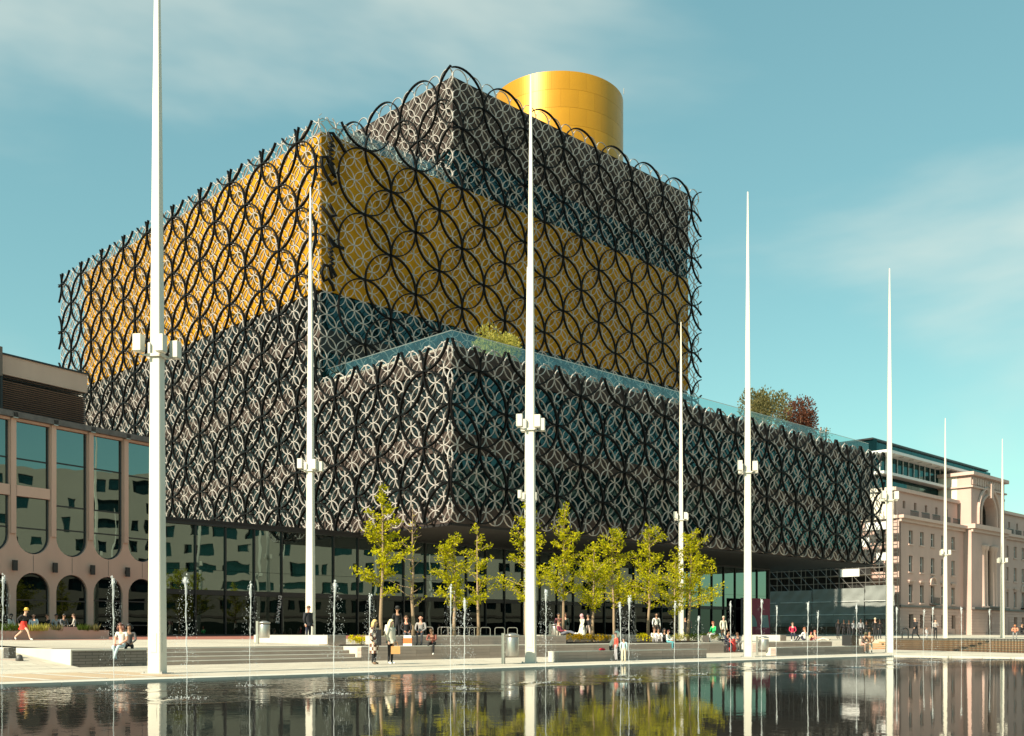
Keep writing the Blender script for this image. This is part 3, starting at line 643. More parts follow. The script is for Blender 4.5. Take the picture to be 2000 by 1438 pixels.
def wing(off):
    holes = [rect(off+x-.62, off+x+.62, z0, z1) for x in WX for z0, z1 in ROWS] + [rect(off+x-.7, off+x+.7, 1.9, 3.95) for x in (WX if off == 0 else WX[1:])]
    wall_holes(off, off+22.4, 0.6, 18.0, holes, 'stone', 'front_wall')
    fm = MB().box(-.62, .62, .28, .36, 0, .05).box(-.62, -.54, .28, .36, 0, 2.3).box(.54, .62, .28, .36, 0, 2.3).box(-.03, .03, .26, .36, 0, 2.3).box(-.62, .62, .26, .36, 1.1, 1.2).mesh('window_frame', ['slat_white'])
    pn = MB().box(-.62, .62, .4, .44, 0, 2.7).mesh('window_pane', ['dark_glass']); sill = MB().box(-.8, .8, -.14, .1, -.22, -.003).mesh('sill', ['stone_trim'])
    hood = MB().box(-.95, .95, -.3, -.003, .45, .62).box(-.85, .85, -.2, -.004, .28, .449).mesh('hood', ['stone_trim'])
    arch = MB(); arch.tube([(1.0*math.cos(rad(a)), -.1, .3+1.0*math.sin(rad(a))) for a in range(0, 181, 15)], .16, 5); arch.box(-1.2, 1.2, -.25, -.003, .14, .3)
    arch = arch.mesh('arched_hood', ['stone_trim'])
    bal = MB().box(-1.1, 1.1, -.7, -.003, -.25, -.05)
    for i in range(9): bal.box(-1.05+i*.25, -1.0+i*.25, -.68, -.63, -.05, .8)
    bal.box(-1.1, 1.1, -.7, -.6, .8, .86); bal = bal.mesh('balcony', ['frame_dark'])
    for i, x in enumerate(WX):
        for r, (z0, z1) in enumerate(ROWS):
            p = link('window_pane', pn, cv, T(off+x, 0, z0)); link('window_frame', fm, p, T(0, 0, 0)); link('sill', sill, p, T(0, 0, 0))
            if r == 2:
                if i == 2: link('arched_hood', arch, cv, T(off+x, 0, z1)); link('balcony', bal, cv, T(off+x, 0, z0))
                else: link('hood', hood, cv, T(off+x, 0, z1))
        link('window_pane', MB().box(-.7, .7, .4, .44, 0, 2.1).mesh('window_pane', ['dark_glass']), cv, T(off+x, 0, 1.9))
    # channelled ground storey: joints as raised courses
    for k in range(9):
        z = .9 + k*.44
        xs = [off+.02] + [v for x in WX for v in (off+x-.72, off+x+.72)] + [off+22.3]
        if z > 3.6: b = MB().box(off, off+22.4, -.07, -.003, z, z+.38)
        else:
            for q in range(0, len(xs), 2): MB().box(xs[q], xs[q+1], -.07, -.003, z, z+.38).build('stone_course', 'stone', cv)
            continue
        b.build('stone_course', 'stone', cv)
    MB().box(off-.05, off+22.4, -.28, -.003, 4.95, 5.2).build('string_course', 'lead', cv)
    MB().box(off-.3, off+22.4, -.75, .5, 17.55, 18.0).box(off-.15, off+22.4, -.35, -.001, 17.1, 17.549).build('cornice', 'stone_trim', cv)
    # balustrade and attic with small windows
    wall_holes(off+.4, off+22.4, 18.0, 21.6, [rect(off+x-.4, off+x+.4, 19.3, 20.4) for x in WX], 'stone', 'attic_wall', .5, cv, 1.0)
    MB().box(off+.2, off+22.4, .6, 1.7, 21.6, 22.1).build('attic_cornice', 'stone_trim', cv)
    for i, x in enumerate(WX):
        link('attic_pane', MB().box(off+x-.4, off+x+.4, 1.3, 1.34, 19.3, 20.4).mesh('attic_pane', ['dark_glass']), cv)
        b = MB().box(off+x-1.3, off+x+1.3, -.6, -.5, 18.72, 18.82)
        for q in range(9): b.box(off+x-1.25+q*.31, off+x-1.19+q*.31, -.58, -.52, 18.0, 18.72)
        b.build('balcony_rail', 'frame_dark', cv)
wing(0.0); wing(36.9)
MB().box(.3, 60, .62, 26, .5, 17.9).box(.8, 60, 1.6, 25, 17.9, 21.9).build('inner_wall', 'dark_core', cv)
# flank facing the library, sunlit
wall_holes(0.0, 26.0, 0.6, 18.0, [rect(x-.62, x+.62, z0, z1) for x in (3, 7, 11, 15, 19, 23) for z0, z1 in ROWS], 'stone', 'side_wall', .5, cv, 0.0, Matrix.Rotation(rad(-90), 4, 'Z') @ Matrix.Scale(-1, 4, (1, 0, 0)) @ T(0, -.02, 0))
MB().box(-.4, .5, .5, 26, 17.55, 18.02).box(.4, .9, 1.0, 26, 18.02, 21.6).box(.1, 1.2, .9, 26, 21.6, 22.12).build('side_cornice', 'stone_sunlit', cv)
# centre pavilion
PX0, PX1 = 22.4, 36.9; PC = (PX0+PX1)/2
slot = rect(PC-2.1, PC+2.1, 5.3, 15.3)
wall_holes(PX0, PX1, .6, 18.1, [slot, rect(PC-.7, PC+.7, .7, 4.1)], 'stone', 'pavilion_wall', 1.7, cv, -1.2)
b = MB().box(PX0-.3, PX1+.3, -1.9, .2, 17.6, 18.3).box(PX0-.1, PX1+.1, -1.5, -1.2-.001, 17.1, 17.6); b.build('pavilion_cornice', 'stone_trim', cv)
AR = 2.9; ac = (PC, 20.3)
arch_hole = [(PC-AR, 18.35), (PC-AR, 20.2)] + [(PC-AR*math.cos(rad(a)), 20.2+AR*math.sin(rad(a))) for a in range(12, 180, 12)] + [(PC+AR, 20.2), (PC+AR, 18.35)]
wall_holes(PX0+.4, PX1-.4, 18.3, 26.0, [arch_hole], 'stone', 'attic_block', 2.2, cv, -1.0)
MB().box(PX0+.4, PX1-.4, 1.2, 9, 18.3, 26.0).build('attic_body', 'stone_sunlit', cv)
MB().box(PX0+.1, PX1-.1, -1.35, 9.2, 24.1, 24.35).box(PX0-.1, PX1+.1, -1.6, 9.4, 26.0, 26.5).build('attic_block_cornice', 'stone_trim', cv)
for rr, tt in ((AR+.25, .22), (AR+1.5, .28)):
    MB().tube([(PC-rr, -1.1, 18.5), (PC-rr, -1.1, 20.2)] + [(PC-rr*math.cos(rad(a)), -1.1, 20.2+rr*math.sin(rad(a))) for a in range(12, 180, 12)] + [(PC+rr, -1.1, 20.2), (PC+rr, -1.1, 18.5)], tt, 5).build('arch_moulding', 'stone_trim', cv)
MB().box(PC-.45, PC+.45, -1.7, -1.0, 22.9, 25.2).box(PC-.8, PC+.8, -1.55, -1.0, 23.2, 24.4).build('keystone', 'stone_trim', cv)
MB().box(PC-AR, PC+AR, .5, .55, 18.4, 23.2).build('arch_pane', 'dark_glass', cv)
for i in range(14): MB().box(PX0+.8+i*.95, PX0+1.45+i*.95, -1.12, -1.0, 24.6, 25.7).build('carved_panel', 'stone_trim', cv)
for s in (-1, 1):
    MB().lathe([(.62, 5.3), (.5, 5.6), (.48, 6), (.42, 14.4), (.6, 14.6), (.66, 15.0), (.75, 15.3)], 16, 0, (PC+s*1.35, -1.0, 0)).build('column', 'stone_trim', cv, True)
    MB().lathe([(.62, 5.3), (.5, 5.6), (.48, 6), (.42, 14.4), (.6, 14.6), (.66, 15.0), (.75, 15.3)], 16, 0, (PC+s*2.5, -1.0, 0)).build('column', 'stone_trim', cv, True)
MB().box(PC-2.1, PC+2.1, .1, .15, 5.3, 15.3).build('window_pane', 'dark_glass', cv); MB().box(PC-.7, PC+.7, -.6, -.55, .7, 4.1).build('door', 'frame_dark', cv)
MB().box(PX0-.05, PX1+.05, -1.75, -1.205, 4.95, 5.3).box(PC-3, PC+3, -2.4, -1.2, 5.3, 5.5).build('string_course', 'lead', cv)
for k in range(9):
    for a_, b_ in ((PX0-.05, PC-.9), (PC+.9, PX1+.05)): MB().box(a_, b_, -1.28, -1.204, .9+k*.44, 1.28+k*.44).build('stone_course', 'stone', cv)
# glass roof storeys
gx0, gx1, gy = 1.8, 47.0, 4.2
for z0, z1 in ((22.1, 24.3), (24.75, 27.3), (27.7, 29.6)):
    n = 20
    for i in range(n): link('roof_pane', MB().box(.03, (gx1-gx0)/n-.03, 0, .05, 0, z1-z0).mesh('roof_pane', ['teal_glass']), cv, T(gx0+i*(gx1-gx0)/n, gy+(1.0 if z0 > 27 else 0), z0))
    n = 7
    for i in range(n): link('roof_pane', MB().box(0, .05, .03, 3-.03, 0, z1-z0).mesh('roof_pane', ['teal_glass']), cv, T(gx0, gy+.05+i*3, z0))
MB().box(gx0+.3, gx1, gy+1.2, gy+21, 22, 29.5).build('roof_core', 'dark_core', cv)
for z, e in ((24.3, 1.5), (27.3, 2.2)):
    MB().box(gx0-1.0, gx1, gy-e, gy+21, z, z+.4).build('floor_slab', 'slat_white', cv)
MB().box(gx0-.2, gx1-2, gy+.6, gy+21, 29.6, 29.85).build('roof', 'frame_dark', cv)
for i in range(13): MB().box(.0, .3, -.9, 0, -.15, .0).build('bracket', 'slat_white', cv, False, T(gx0+1.5+i*3.2, gy-1.0, 27.3))
for i in range(16): MB().box(-.06, .06, -.06, .06, 0, 2.55).build('roof_post', 'slat_white', cv, False, T(gx0+.6+i*1.9, gy-.1, 24.75))

# scaffolding with wrapped lower lifts on the flank
sf = thing('scaffolding', 'scaffolding with grey sheeting against the side of the stone building', 'scaffolding', M=MS)
me_v = MB().tube([(0, 0, .6), (0, 0, 18.6)], .05, 5).mesh('standard', ['scaffold']); me_h = MB().tube([(0, 0, 0), (0, 27, 0)], .05, 5).mesh('ledger', ['scaffold'])
for x in (-.7, -2.0):
    for i in range(14): link('standard', me_v, sf, T(x, i*2.05, 0))
    for k in range(8):
        link('ledger', me_h, sf, T(x, 0, 1.2+2.1*k)); link('ledger', me_h, sf, T(x, 0, 2.2+2.1*k))
for k in range(8):
    MB().box(-1.95, -.75, 0, 26.8, 1.1+2.1*k, 1.16+2.1*k).build('boards', 'board', sf)
    for i in range(13): MB().tube([(-2.0, i*2.05, 1.2+2.1*k), (-2.0, (i+1)*2.05, 3.3+2.1*k)], .04, 4).build('brace', 'scaffold', sf)
R.seed(3)
def sheetgrid(name, y0, y1, z0, z1, m, x=-2.15):
    nx, nz = 26, 12; b = MB()
    for i in range(nx+1):
        for j in range(nz+1):
            y = y0+(y1-y0)*i/nx; z = z0+(z1-z0)*j/nz
            b.v.append((x + .16*math.sin(y*2.1+z*1.3)*math.sin(z*1.9+y*.7) + R.uniform(-.04, .04) - .12*abs(math.sin(math.pi*(z-z0)/2.1)), y, z))
    for i in range(nx):
        for j in range(nz):
            a = i*(nz+1)+j; b.f.append((a, a+nz+1, a+nz+2, a+1)); b.m.append(0)
    return b.build(name, m, sf, True)
sheetgrid('tarpaulin', 4.2, 12.4, 2.2, 7.7, 'tarp'); sheetgrid('tarpaulin', 12.5, 20.0, 2.2, 7.6, 'tarp'); sheetgrid('tarpaulin', 20.1, 27, 2.2, 7.2, 'tarp'); sheetgrid('tarpaulin', -.3, 4.1, 3.2, 8.0, 'tarp')
for z in (3.9, 5.8): MB().tube([(-2.33, -.3, z), (-2.33, 27, z)], .05, 4).build('lashing', 'slat_white', sf)
for (y0, y1, z0, z1) in ((1, 4, 15.9, 17.0), (3.5, 6.5, 13.6, 14.9), (.2, 2.4, 11.5, 12.6), (5, 8, 9.4, 10.5)): MB().box(-2.12, -2.08, y0, y1, z0, z1).build('white_sheet', 'slat_white', sf)
for i in range(10): MB().box(-.62, -.58, 4.2+i*2.3, 6.46+i*2.3, 7.4, 12.6).build('shade_sheet', 'soffit', sf)  # added dark sheets: the library's shade on the scaffold, put into colour
# site fence at its foot
hb = thing('hoarding', 'dark mesh site fence standing in front of the sheeted scaffolding', 'fence', M=MS)
for i in range(9):
    b = MB()
    for q in range(12): b.box(-3.6, -3.57, 6+i*2.3+q*.19, 6.03+i*2.3+q*.19, .95, 2.6)
    b.box(-3.6, -3.56, 6+i*2.3, 8.25+i*2.3, 2.6, 2.65).box(-3.6, -3.56, 6+i*2.3, 8.25+i*2.3, 1.7, 1.74); b.build('fence_panel', 'frame_dark', hb)

# pale office block across the square (outside the frame: seen mirrored in the glass)
of = thing('office_building', 'pale office block across the square mirrored in the glass fronts', 'building', loc=(112, 50, 0), rz=rad(-90))
R.seed(9); holes = []
for z in (5.4, 9.2, 13.0, 16.8, 20.6, 24.4, 28.2):
    x_ = -78.0
    while x_ < 74:
        w__ = R.choice((1.4, 2.2, 3.6, 5.5))
        if R.random() < .85: holes.append(rect(x_, x_+w__, z + R.choice((0, 0, .6)), z+2.4))
        x_ += w__ + R.choice((.9, 1.6, 2.8))
wall_holes(-80, 80, 0, 32, holes, 'office_wall', 'front_wall', .7, of, 0)
MB().box(-80, 80, .8, 16, 0, 31.9).build('window_band', 'teal_glass', of); MB().box(-80, 80, -.2, -.003, 4.3, 4.7).build('fascia', 'concrete_dark', of)
MB().box(-80, 80, -.12, -.004, 0, 3.4).build('shopfront', 'dark_glass', of)
tw = thing('glass_tower', 'tall dark glass tower across the square outside the frame', 'building', loc=(150, -70, 0), rz=rad(-60))
for i in range(20): MB().box(-22, 22, -16, 16, .2+i*3.7, 3.3+i*3.7).build('glass_storey', 'dark_glass', tw); MB().box(-22.1, 22.1, -16.1, 16.1, 3.302+i*3.7, 3.898+i*3.7).build('floor_band', 'frame_dark', tw)
R.seed(11)

# ================================================================== MASTS
def mast_meshes():
    hb, ht, H = .20, .075, 22.6
    b = MB(); n = 8
    prof = [(0, hb), (9.0, .15), (16, .10), (H, .03)]
    def ringp(h, z): c = h*.86; return [(-c, -h, z), (c, -h, z), (h, -c, z), (h, c, z), (c, h, z), (-c, h, z), (-h, c, z), (-h, -c, z)]
    for z, h in prof: b.v += ringp(h, z)
    for j in range(len(prof)-1):
        for q in range(n): q2 = (q+1) % n; b.f.append((j*n+q, j*n+q2, (j+1)*n+q2, (j+1)*n+q)); b.m.append(0)
    b.f.append(tuple(3*n+q for q in range(n))); b.m.append(0)
    shaft = b.mesh('shaft', ['mast_white'])
    seam = MB().box(-.158, .158, -.158, .158, 0, .03).mesh('joint_band', ['mast_grey'])
    hatch = MB().box(-.09, .09, -.205, -.196, .6, 1.15).box(.196, .205, -.09, .09, .6, 1.15).mesh('access_hatch', ['mast_white'])
    base = MB().box(-.33, .33, -.33, .33, 0.0, .025).mesh('base_plate', ['mast_grey'])
    lamp = MB().box(-.115, .115, -.13, .13, 0, .46).box(-.10, .10, -.11, .11, -.02, 0).mesh('floodlight', ['mast_white'])
    arm = MB().tube([(0, 0, 0), (.47, 0, -.0)], .028, 5).mesh('arm', ['mast_white'])
    col = MB().box(-.21, .21, -.21, .21, 8.92, 9.0).mesh('collar', ['mast_white'])
    return shaft, base, lamp, arm, col, seam, hatch
MM = mast_meshes(); BOLT = MB().box(-.30, -.25, -.30, -.25, .025, .07).box(.25, .30, -.30, -.25, .025, .07).mesh('base_bolt', ['mast_grey'])
def mast(u, v, label, z=0.0):
    p = W(u, v, z); t = thing('mast', label, 'light mast', p, rad(-10), 'tall white light masts in two rows across the square')
    link('shaft', MM[0], t); link('base_plate', MM[1], t); link('collar', MM[4], t); link('access_hatch', MM[6], t); link('base_bolt', BOLT, t)
    for k in range(4):
        g = rad(40 + 90*k); a = link('arm', MM[3], t, T(0, 0, 8.96) @ Matrix.Rotation(g, 4, 'Z'))
        link('floodlight', MM[2], t, T(.5*math.cos(g), .5*math.sin(g), 8.98 + (0.06 if k == 2 else 0)))
    return t
for i, lab in enumerate(('nearest tall white mast at the left in front of the theatre and the steps', 'tall white mast in front of the corner of the box and the round steel bin',
                         'tall white mast between the two long pool benches', 'tall white mast at the far corner of the pool')):
    mast(-37.4 + 15.1*i, -29.9, lab)
for u, v, lab in ((-22.6, -15.4, 'white mast directly behind the man in the dark jacket'), (7.8, -15.0, 'white mast behind the rightmost yellow green tree'),
                  (-7.4, -15.1, 'white mast hidden behind the mast at the corner of the box'), (52.7, -14.4, 'white mast in front of the stone building and left of its arch'),
                  (68.2, -14.2, 'small far white mast in front of the arch of the stone building')):
    x, y, _ = W(u, v); mast(u, v, lab, 0.0)

for x, y, lab in ((47, 62, 'mast beyond the right edge, mirrored first in the glass front'), (62, 76, 'mast beyond the right edge, mirrored second in the glass front'), (78, 58, 'mast beyond the right edge, mirrored third in the glass front'), (90, 82, 'mast beyond the right edge, mirrored fourth in the glass front')):
    u_, v_ = UV(x, y); mast(u_, v_, lab, 0.0)
# ================================================================== PLANTS
def leaf_quad(b, c, d, L, wd, mi=0):
    d = d.normalized(); a = d.cross(Vector((R.uniform(-1, 1), R.uniform(-1, 1), R.uniform(-1, 1))))
    if a.length < .05: a = Vector((1, 0, 0))
    a.normalize(); i = len(b.v)
    b.v += [tuple(c), tuple(c + d*L*.5 + a*wd), tuple(c + d*L), tuple(c + d*L*.5 - a*wd)]; b.f.append((i, i+1, i+2, i+3)); b.m.append(mi)
def young_tree(px, d, top_y, width, label, leaves=1500, dens=1.0, leafm='leaf_yellow', seed=0, z0=None, lean=0.0, first=.33):
    R.seed(1000+seed); x, y = at(px, d)
    z = gz(x, y) if z0 is None else z0
    H = HC + (HOR - top_y)*d/F - z
    t = thing('young_tree', label, 'tree', (x, y, z), 0, 'young larch like trees along the terrace')
    tr, cr = MB(), MB()
    pts = [Vector((lean*H*(k/6)**1.5 + R.uniform(-.05, .05), R.uniform(-.05, .05), H*k/6)) for k in range(7)]
    tr.tube(pts, [.10, .085, .07, .055, .04, .025, .01], 6)
    def on(tz):
        q = min(5.999, tz*6); i = int(q); return pts[i].lerp(pts[i+1], q-i)
    nb = int(30*dens); tips = []
    for k in range(nb):
        tz = first + (1-first)*(k+R.random())/nb; tz = min(tz, .985); p = on(tz)
        prof = (1-((tz-first)/(1-first)))**.75 * (0.55+.45*min(1, (tz-first)*9+.3))
        L = width*(prof*.95+.10)*R.uniform(.45, 1.25); g = R.uniform(0, 6.283); up = R.uniform(-.05, .55) + .35*tz
        dr = Vector((math.cos(g), math.sin(g), up)); q = [p]
        for s in range(1, 5):
            q.append(q[-1] + dr.normalized()*L/4 + Vector((R.uniform(-.06, .06), R.uniform(-.06, .06), R.uniform(-.05, .08)))*L)
        tr.tube(q, [.026, .02, .014, .01, .005], 4); tips.append((q, L))
    tot = sum(L for q, L in tips)
    for q, L in tips:
        n = int(leaves*L/tot)
        for _ in range(n):
            s = min(3.999, (R.random()**.75)*4); i = int(s); p = q[i].lerp(q[i+1], s-i)
            clump = .04 + .09*R.random()
            p = p + Vector((R.gauss(0, 1), R.gauss(0, 1), R.gauss(0, .8)))*clump*(.6+.4*L)
            leaf_quad(cr, p, Vector((R.uniform(-1, 1), R.uniform(-1, 1), R.uniform(-.6, 1))), R.uniform(.09, .22), R.uniform(.024, .048))
    tr.build('trunk', 'bark', t, True); cr.build('crown', leafm, t)
    return t
TREES = [(745, atv(745, -20.2), 950, 1.35, 'tallest yellow green tree at the left behind the woman in the checked coat', 2300, 1.1, 0.01),
         (806, atv(806, -19.8), 985, 1.0, 'almost bare thin tree between two leafy trees on the left', 170, 1.3, 0.0),
         (888, atv(888, -19), 1046, 1.45, 'bushy yellow green tree behind the round bike stands', 2100, 1.0, 0.0),
         (934, atv(934, -18), 1026, 1.25, 'thinly leaved tree just left of the mast by the corner of the box', 900, 1.0, -.01),
         (1026, atv(1026, -19.6), 985, 1.3, 'yellow green tree partly hidden by the mast at the corner of the box', 1500, 1.0, .02),
         (1100, atv(1100, -18.2), 985, 1.45, 'slender pointed tree behind the orange flowers', 1600, 1.0, .012),
         (1159, atv(1159, -19.9), 1062, 1.5, 'tree with the thick pale trunk rising from the orange flowers', 1500, .9, .01),
         (1199, atv(1199, -16.6), 1036, 1.9, 'broadest round yellow green tree in the middle of the row', 2600, 1.2, -.02),
         (1266, atv(1266, -19.5), 1028, 1.5, 'yellow green tree with upswept branches behind the seated group', 1700, 1.0, .02),
         (1345, atv(1345, -19.7), 1040, 1.7, 'full yellow green tree on the right of the row in front of a mast', 2600, 1.1, .035),
         (1318, atv(1318, -16.6), 1085, 1.4, 'low leafy tree half behind the rightmost full tree', 1300, .9, 0.0)]
for i, (px, d, ty, wd, lab, nl, dn, ln) in enumerate(TREES):
    young_tree(px, d, ty, wd*(1.12 if px < 1000 else 1.35), lab, int(nl*(1.15 if px < 1000 else 1.6)) if px != 806 else 120, dn*(1 if px < 1000 else 1.25), 'leaf_yellow', i, None, ln, .3 if i != 1 else .25)
def bush(px, d, z, rx, rz_, label, m, n=900, ls=(.06, .14), cat='shrub', name='shrub', stems=6, group=None, ry=None):
    x, y = at(px, d); t = thing(name, label, cat, (x, y, z), 0, group); b, s = MB(), MB(); ry = ry or rx
    lob = [(R.uniform(-.6, .6)*rx, R.uniform(-.6, .6)*ry, R.uniform(.35, .8)*rz_, R.uniform(.35, .6)) for _ in range(9)]
    for k in range(stems):
        l = lob[k % 9]; s.tube([(l[0]*.3, l[1]*.3, 0), (l[0]*.7, l[1]*.7, l[2]*.6), (l[0], l[1], l[2])], [.02*rz_, .014*rz_, .006*rz_], 4)
    for k in range(n):
        l = R.choice(lob); v = Vector((R.gauss(0, 1), R.gauss(0, 1), R.gauss(0, 1))).normalized()*(R.random()**.4)
        p = Vector((l[0]+v.x*l[3]*rx*.8, l[1]+v.y*l[3]*ry*.8, max(.02, l[2]+v.z*l[3]*rz_*.75)))
        leaf_quad(b, p, v + Vector((0, 0, .4)), R.uniform(*ls), R.uniform(ls[0]*.3, ls[1]*.32))
    s.build('stem', 'bark', t); b.build('foliage', m, t); return t
R.seed(5)
# roof terrace planting
bush(972, atv(972, 6.0), 22.5, 2.3, 3.9, 'clipped yellow green shrub on the lower roof terrace', 'leaf_bush', 5200, (.14, .30))
bush(1497, atv(1497, 4.0), 22.5, 3.1, 6.0, 'loose green shrub on the right end of the roof terrace', 'leaf_olive', 5200, (.16, .34), stems=9)
bush(1556, atv(1556, 3.5), 22.5, 2.6, 5.2, 'dark red leaved shrub on the right end of the roof terrace', 'leaf_red', 5000, (.16, .32), stems=9)
bush(1590, atv(1590, 3.0), 22.5, 2.0, 2.2, 'low pinkish shrub at the right end of the roof terrace', 'leaf_olive', 900, (.12, .25))
# flower beds behind the terrace wall
def soil_bed(u0, u1, v0, v1, z): struct(MB().box(u0, u1, v0, v1, z-.3, z).build('soil_bed', 'soil', None, M=MLIB))
soil_bed(-10.6, 1.3, -21.0, -18.2, .70); soil_bed(-24.9, -20.2, -21.0, -19.5, .66)
fl = [(1118, 'leaf_orange', 'orange yellow flowers at the left end of the middle bed'), (1136, 'leaf_orange', 'low orange flowers in the middle bed just left of the pale trunk'), (1163, 'leaf_orange', 'rust orange flowers round the foot of the pale trunk'),
      (1186, 'leaf_orange', 'orange flowers behind the person in the white hooded coat'), (1257, 'petal_yellow', 'small yellow flowers left of the seated family'),
      (1330, 'leaf_bush', 'yellow green ground plants beside the child in teal trousers'), (1350, 'leaf_green', 'dark green clump round the foot of a mast side tree'), (1372, 'leaf_green', 'green low clump at the right end of the middle bed'), (1388, 'leaf_bush', 'pale green clump beside the small pale block')]
for px, m, lab in fl: bush(px, atv(px, -20.3), .7, .62, .40, lab, m, 420, (.05, .10), 'flowers' if 'flower' in lab else 'plant', 'flower_clump' if 'flower' in lab else 'ground_plant', 5, 'low planting behind the terrace wall')
for px, lab in ((690, 'bright yellow flowers left of the woman in the checked coat'), (705, 'bright yellow flowers touching the checked coat'), (745, 'bright yellow flowers between the two standing women')):
    bush(px, atv(px, -20.3), .66, .42, .36, lab, 'petal_yellow', 420, (.04, .09), 'flowers', 'flower_clump', 5, 'yellow flowers behind the wall')
# planters in front of the theatre
def planter(px0, px1, d1, label, z, h):
    x1_, y1_ = at(px1, d1); M_ = Matrix.Translation((x1_, y1_, z)) @ Matrix.Rotation(TA, 4, 'Z')
    # length that brings the near end to column px0
    a = (px0-1000)/F; L = (x1_ - a*y1_)/(.5225 - a*.8526)
    t = thing('planter', label, 'planter', M=M_)
    MB().box(-L, 0, 0, .09, -.2, h).build('front_panel', 'concrete', t); MB().box(-L, 0, 1.2, 1.29, -.2, h).build('back_panel', 'concrete', t)
    MB().box(-.09, 0, .092, 1.198, -.2, h).build('end_panel', 'concrete', t); MB().box(-L, -.092, .092, 1.198, -.2, h-.06).build('soil', 'soil', t)
    return t
planter(-20, 213, 57.0, 'long low concrete planter of grasses in front of the theatre arches', .82, .50)
planter(40, 170, 60.5, 'second concrete planter behind the grasses beside the diners', .90, .62)
R.seed(21)
for px, d, m, lab in ((12, 50.7, 'leaf_green', 'tall green grass tuft at the left end of the long planter'), (27, 51.5, 'leaf_green', 'green grass tuft left of the running figure'), (62, 52.8, 'leaf_bush', 'yellow green leafy clump right of the running figure'), (82, 53.3, 'leaf_bush', 'pale leafy clump in the middle of the long planter'),
                      (110, 54.4, 'leaf_olive', 'low olive plants in the middle of the long planter'), (163, 55.8, 'leaf_green', 'dark green grass tuft near the right end of the long planter'), (182, 56.3, 'leaf_olive', 'golden grass tuft at the right end of the long planter')):
    x, y = at(px, d); t = thing('grass_tuft', lab, 'grass', (x, y, 1.25), 0, 'plants in the long planter'); b = MB()
    for k in range(150):
        g = R.uniform(0, 6.28); r0 = R.uniform(0, .28); p = Vector((r0*math.cos(g), r0*math.sin(g)*.7, 0)); leaf_quad(b, p, Vector((math.cos(g)*.35, math.sin(g)*.35, 1)), R.uniform(.2, .5), R.uniform(.01, .022))
    b.build('blades', m, t)

# ================================================================== STREET FURNITURE
hoop = MB().tube([(-.36, 0, 0), (-.36, 0, .55)] + [(-.36*math.cos(rad(a)) if False else -.22-.14*math.cos(rad(a)), 0, .61+.14*math.sin(rad(a))) for a in range(0, 91, 30)] + [(.22+.14*math.sin(rad(a)), 0, .61+.14*math.cos(rad(a))) for a in range(0, 91, 30)] + [(.36, 0, .55), (.36, 0, 0)], .028, 6).mesh('tube', ['steel'])
for i, px in enumerate((836, 865, 871, 886, 897, 917, 926, 948, 976, 1001)):
    d = 75.5 + (px-860)*.02; x, y = at(px, d); t = thing('bike_stand', ('leftmost steel hoop bike stand', 'second steel hoop bike stand from the left', 'third steel hoop bike stand from the left', 'fourth steel hoop bike stand from the left', 'fifth steel hoop bike stand from the left', 'fifth steel hoop bike stand from the right', 'fourth steel hoop bike stand from the right', 'third steel hoop bike stand from the right', 'second steel hoop bike stand from the right', 'rightmost steel hoop bike stand')[i] + ' in the row under the overhang', 'bike stand', (x, y, gz(x, y)), R.uniform(-.3, .3), 'steel hoop bike stands'); link('tube', hoop, t)
def bin_(px, d, label, z=None, h=1.1):
    x, y = at(px, d); t = thing('litter_bin', label, 'bin', (x, y, gz(x, y) if z is None else z), rad(-20))
    MB().lathe([(.235, .28), (.25, .32), (.25, h-.12), (.24, h-.1)], 18).build('drum', 'steel', t, True); MB().lathe([(.26, 0), (.27, .03), (.27, .05), (.1, .12)], 18, 0, (0, 0, h-.06)).build('lid', 'steel', t, True)
    MB().box(-.40, -.29, -.055, .055, 0, h+.05).build('post', 'steel', t); MB().box(-.30, -.23, -.03, .03, .4, .46).box(-.30, -.23, -.03, .03, .8, .86).build('bracket', 'steel', t); return t
bin_(1000, 39.0, 'round steel litter bin on a post left of the central mast', 0)
bin_(516, 46.5, 'round steel litter bin on the terrace left of the pale block', None, .98)
bin_(1492, 53.9, 'round steel litter bin right of the mast by the red coat', 0, .95)
bin_(1085, atv(1085, -15.5), 'round steel litter bin behind the lounging reader', None, 1.0)
# bollard stones at far left
t = thing('stone_block', 'dark square stone block at the far left edge of the paving', 'stone block', (*at(19, 36.4), gz(*at(19, 36.4))), rad(-10)); MB().box(-.10, .10, -.2, .2, -.1, .36).build('stone', 'louvre', t)
t = thing('dome_stone', 'small dark dome shaped stone at the far left of the paving', 'stone', (*at(38, 35.6), gz(*at(38, 35.6))), 0); MB().lathe([(.13, -.05), (.12, .09), (.09, .17), (.05, .21), (.01, .22)], 14).build('stone', 'louvre', t, True)
t = thing('kerb_strip', 'thin dark kerb strip at the far left beside the dome stone', 'kerb', (*at(10, 35.6), gz(*at(10, 35.6))), rad(8)); MB().box(-1.2, .35, -.05, .05, -.1, .035).build('kerb', 'granite', t)
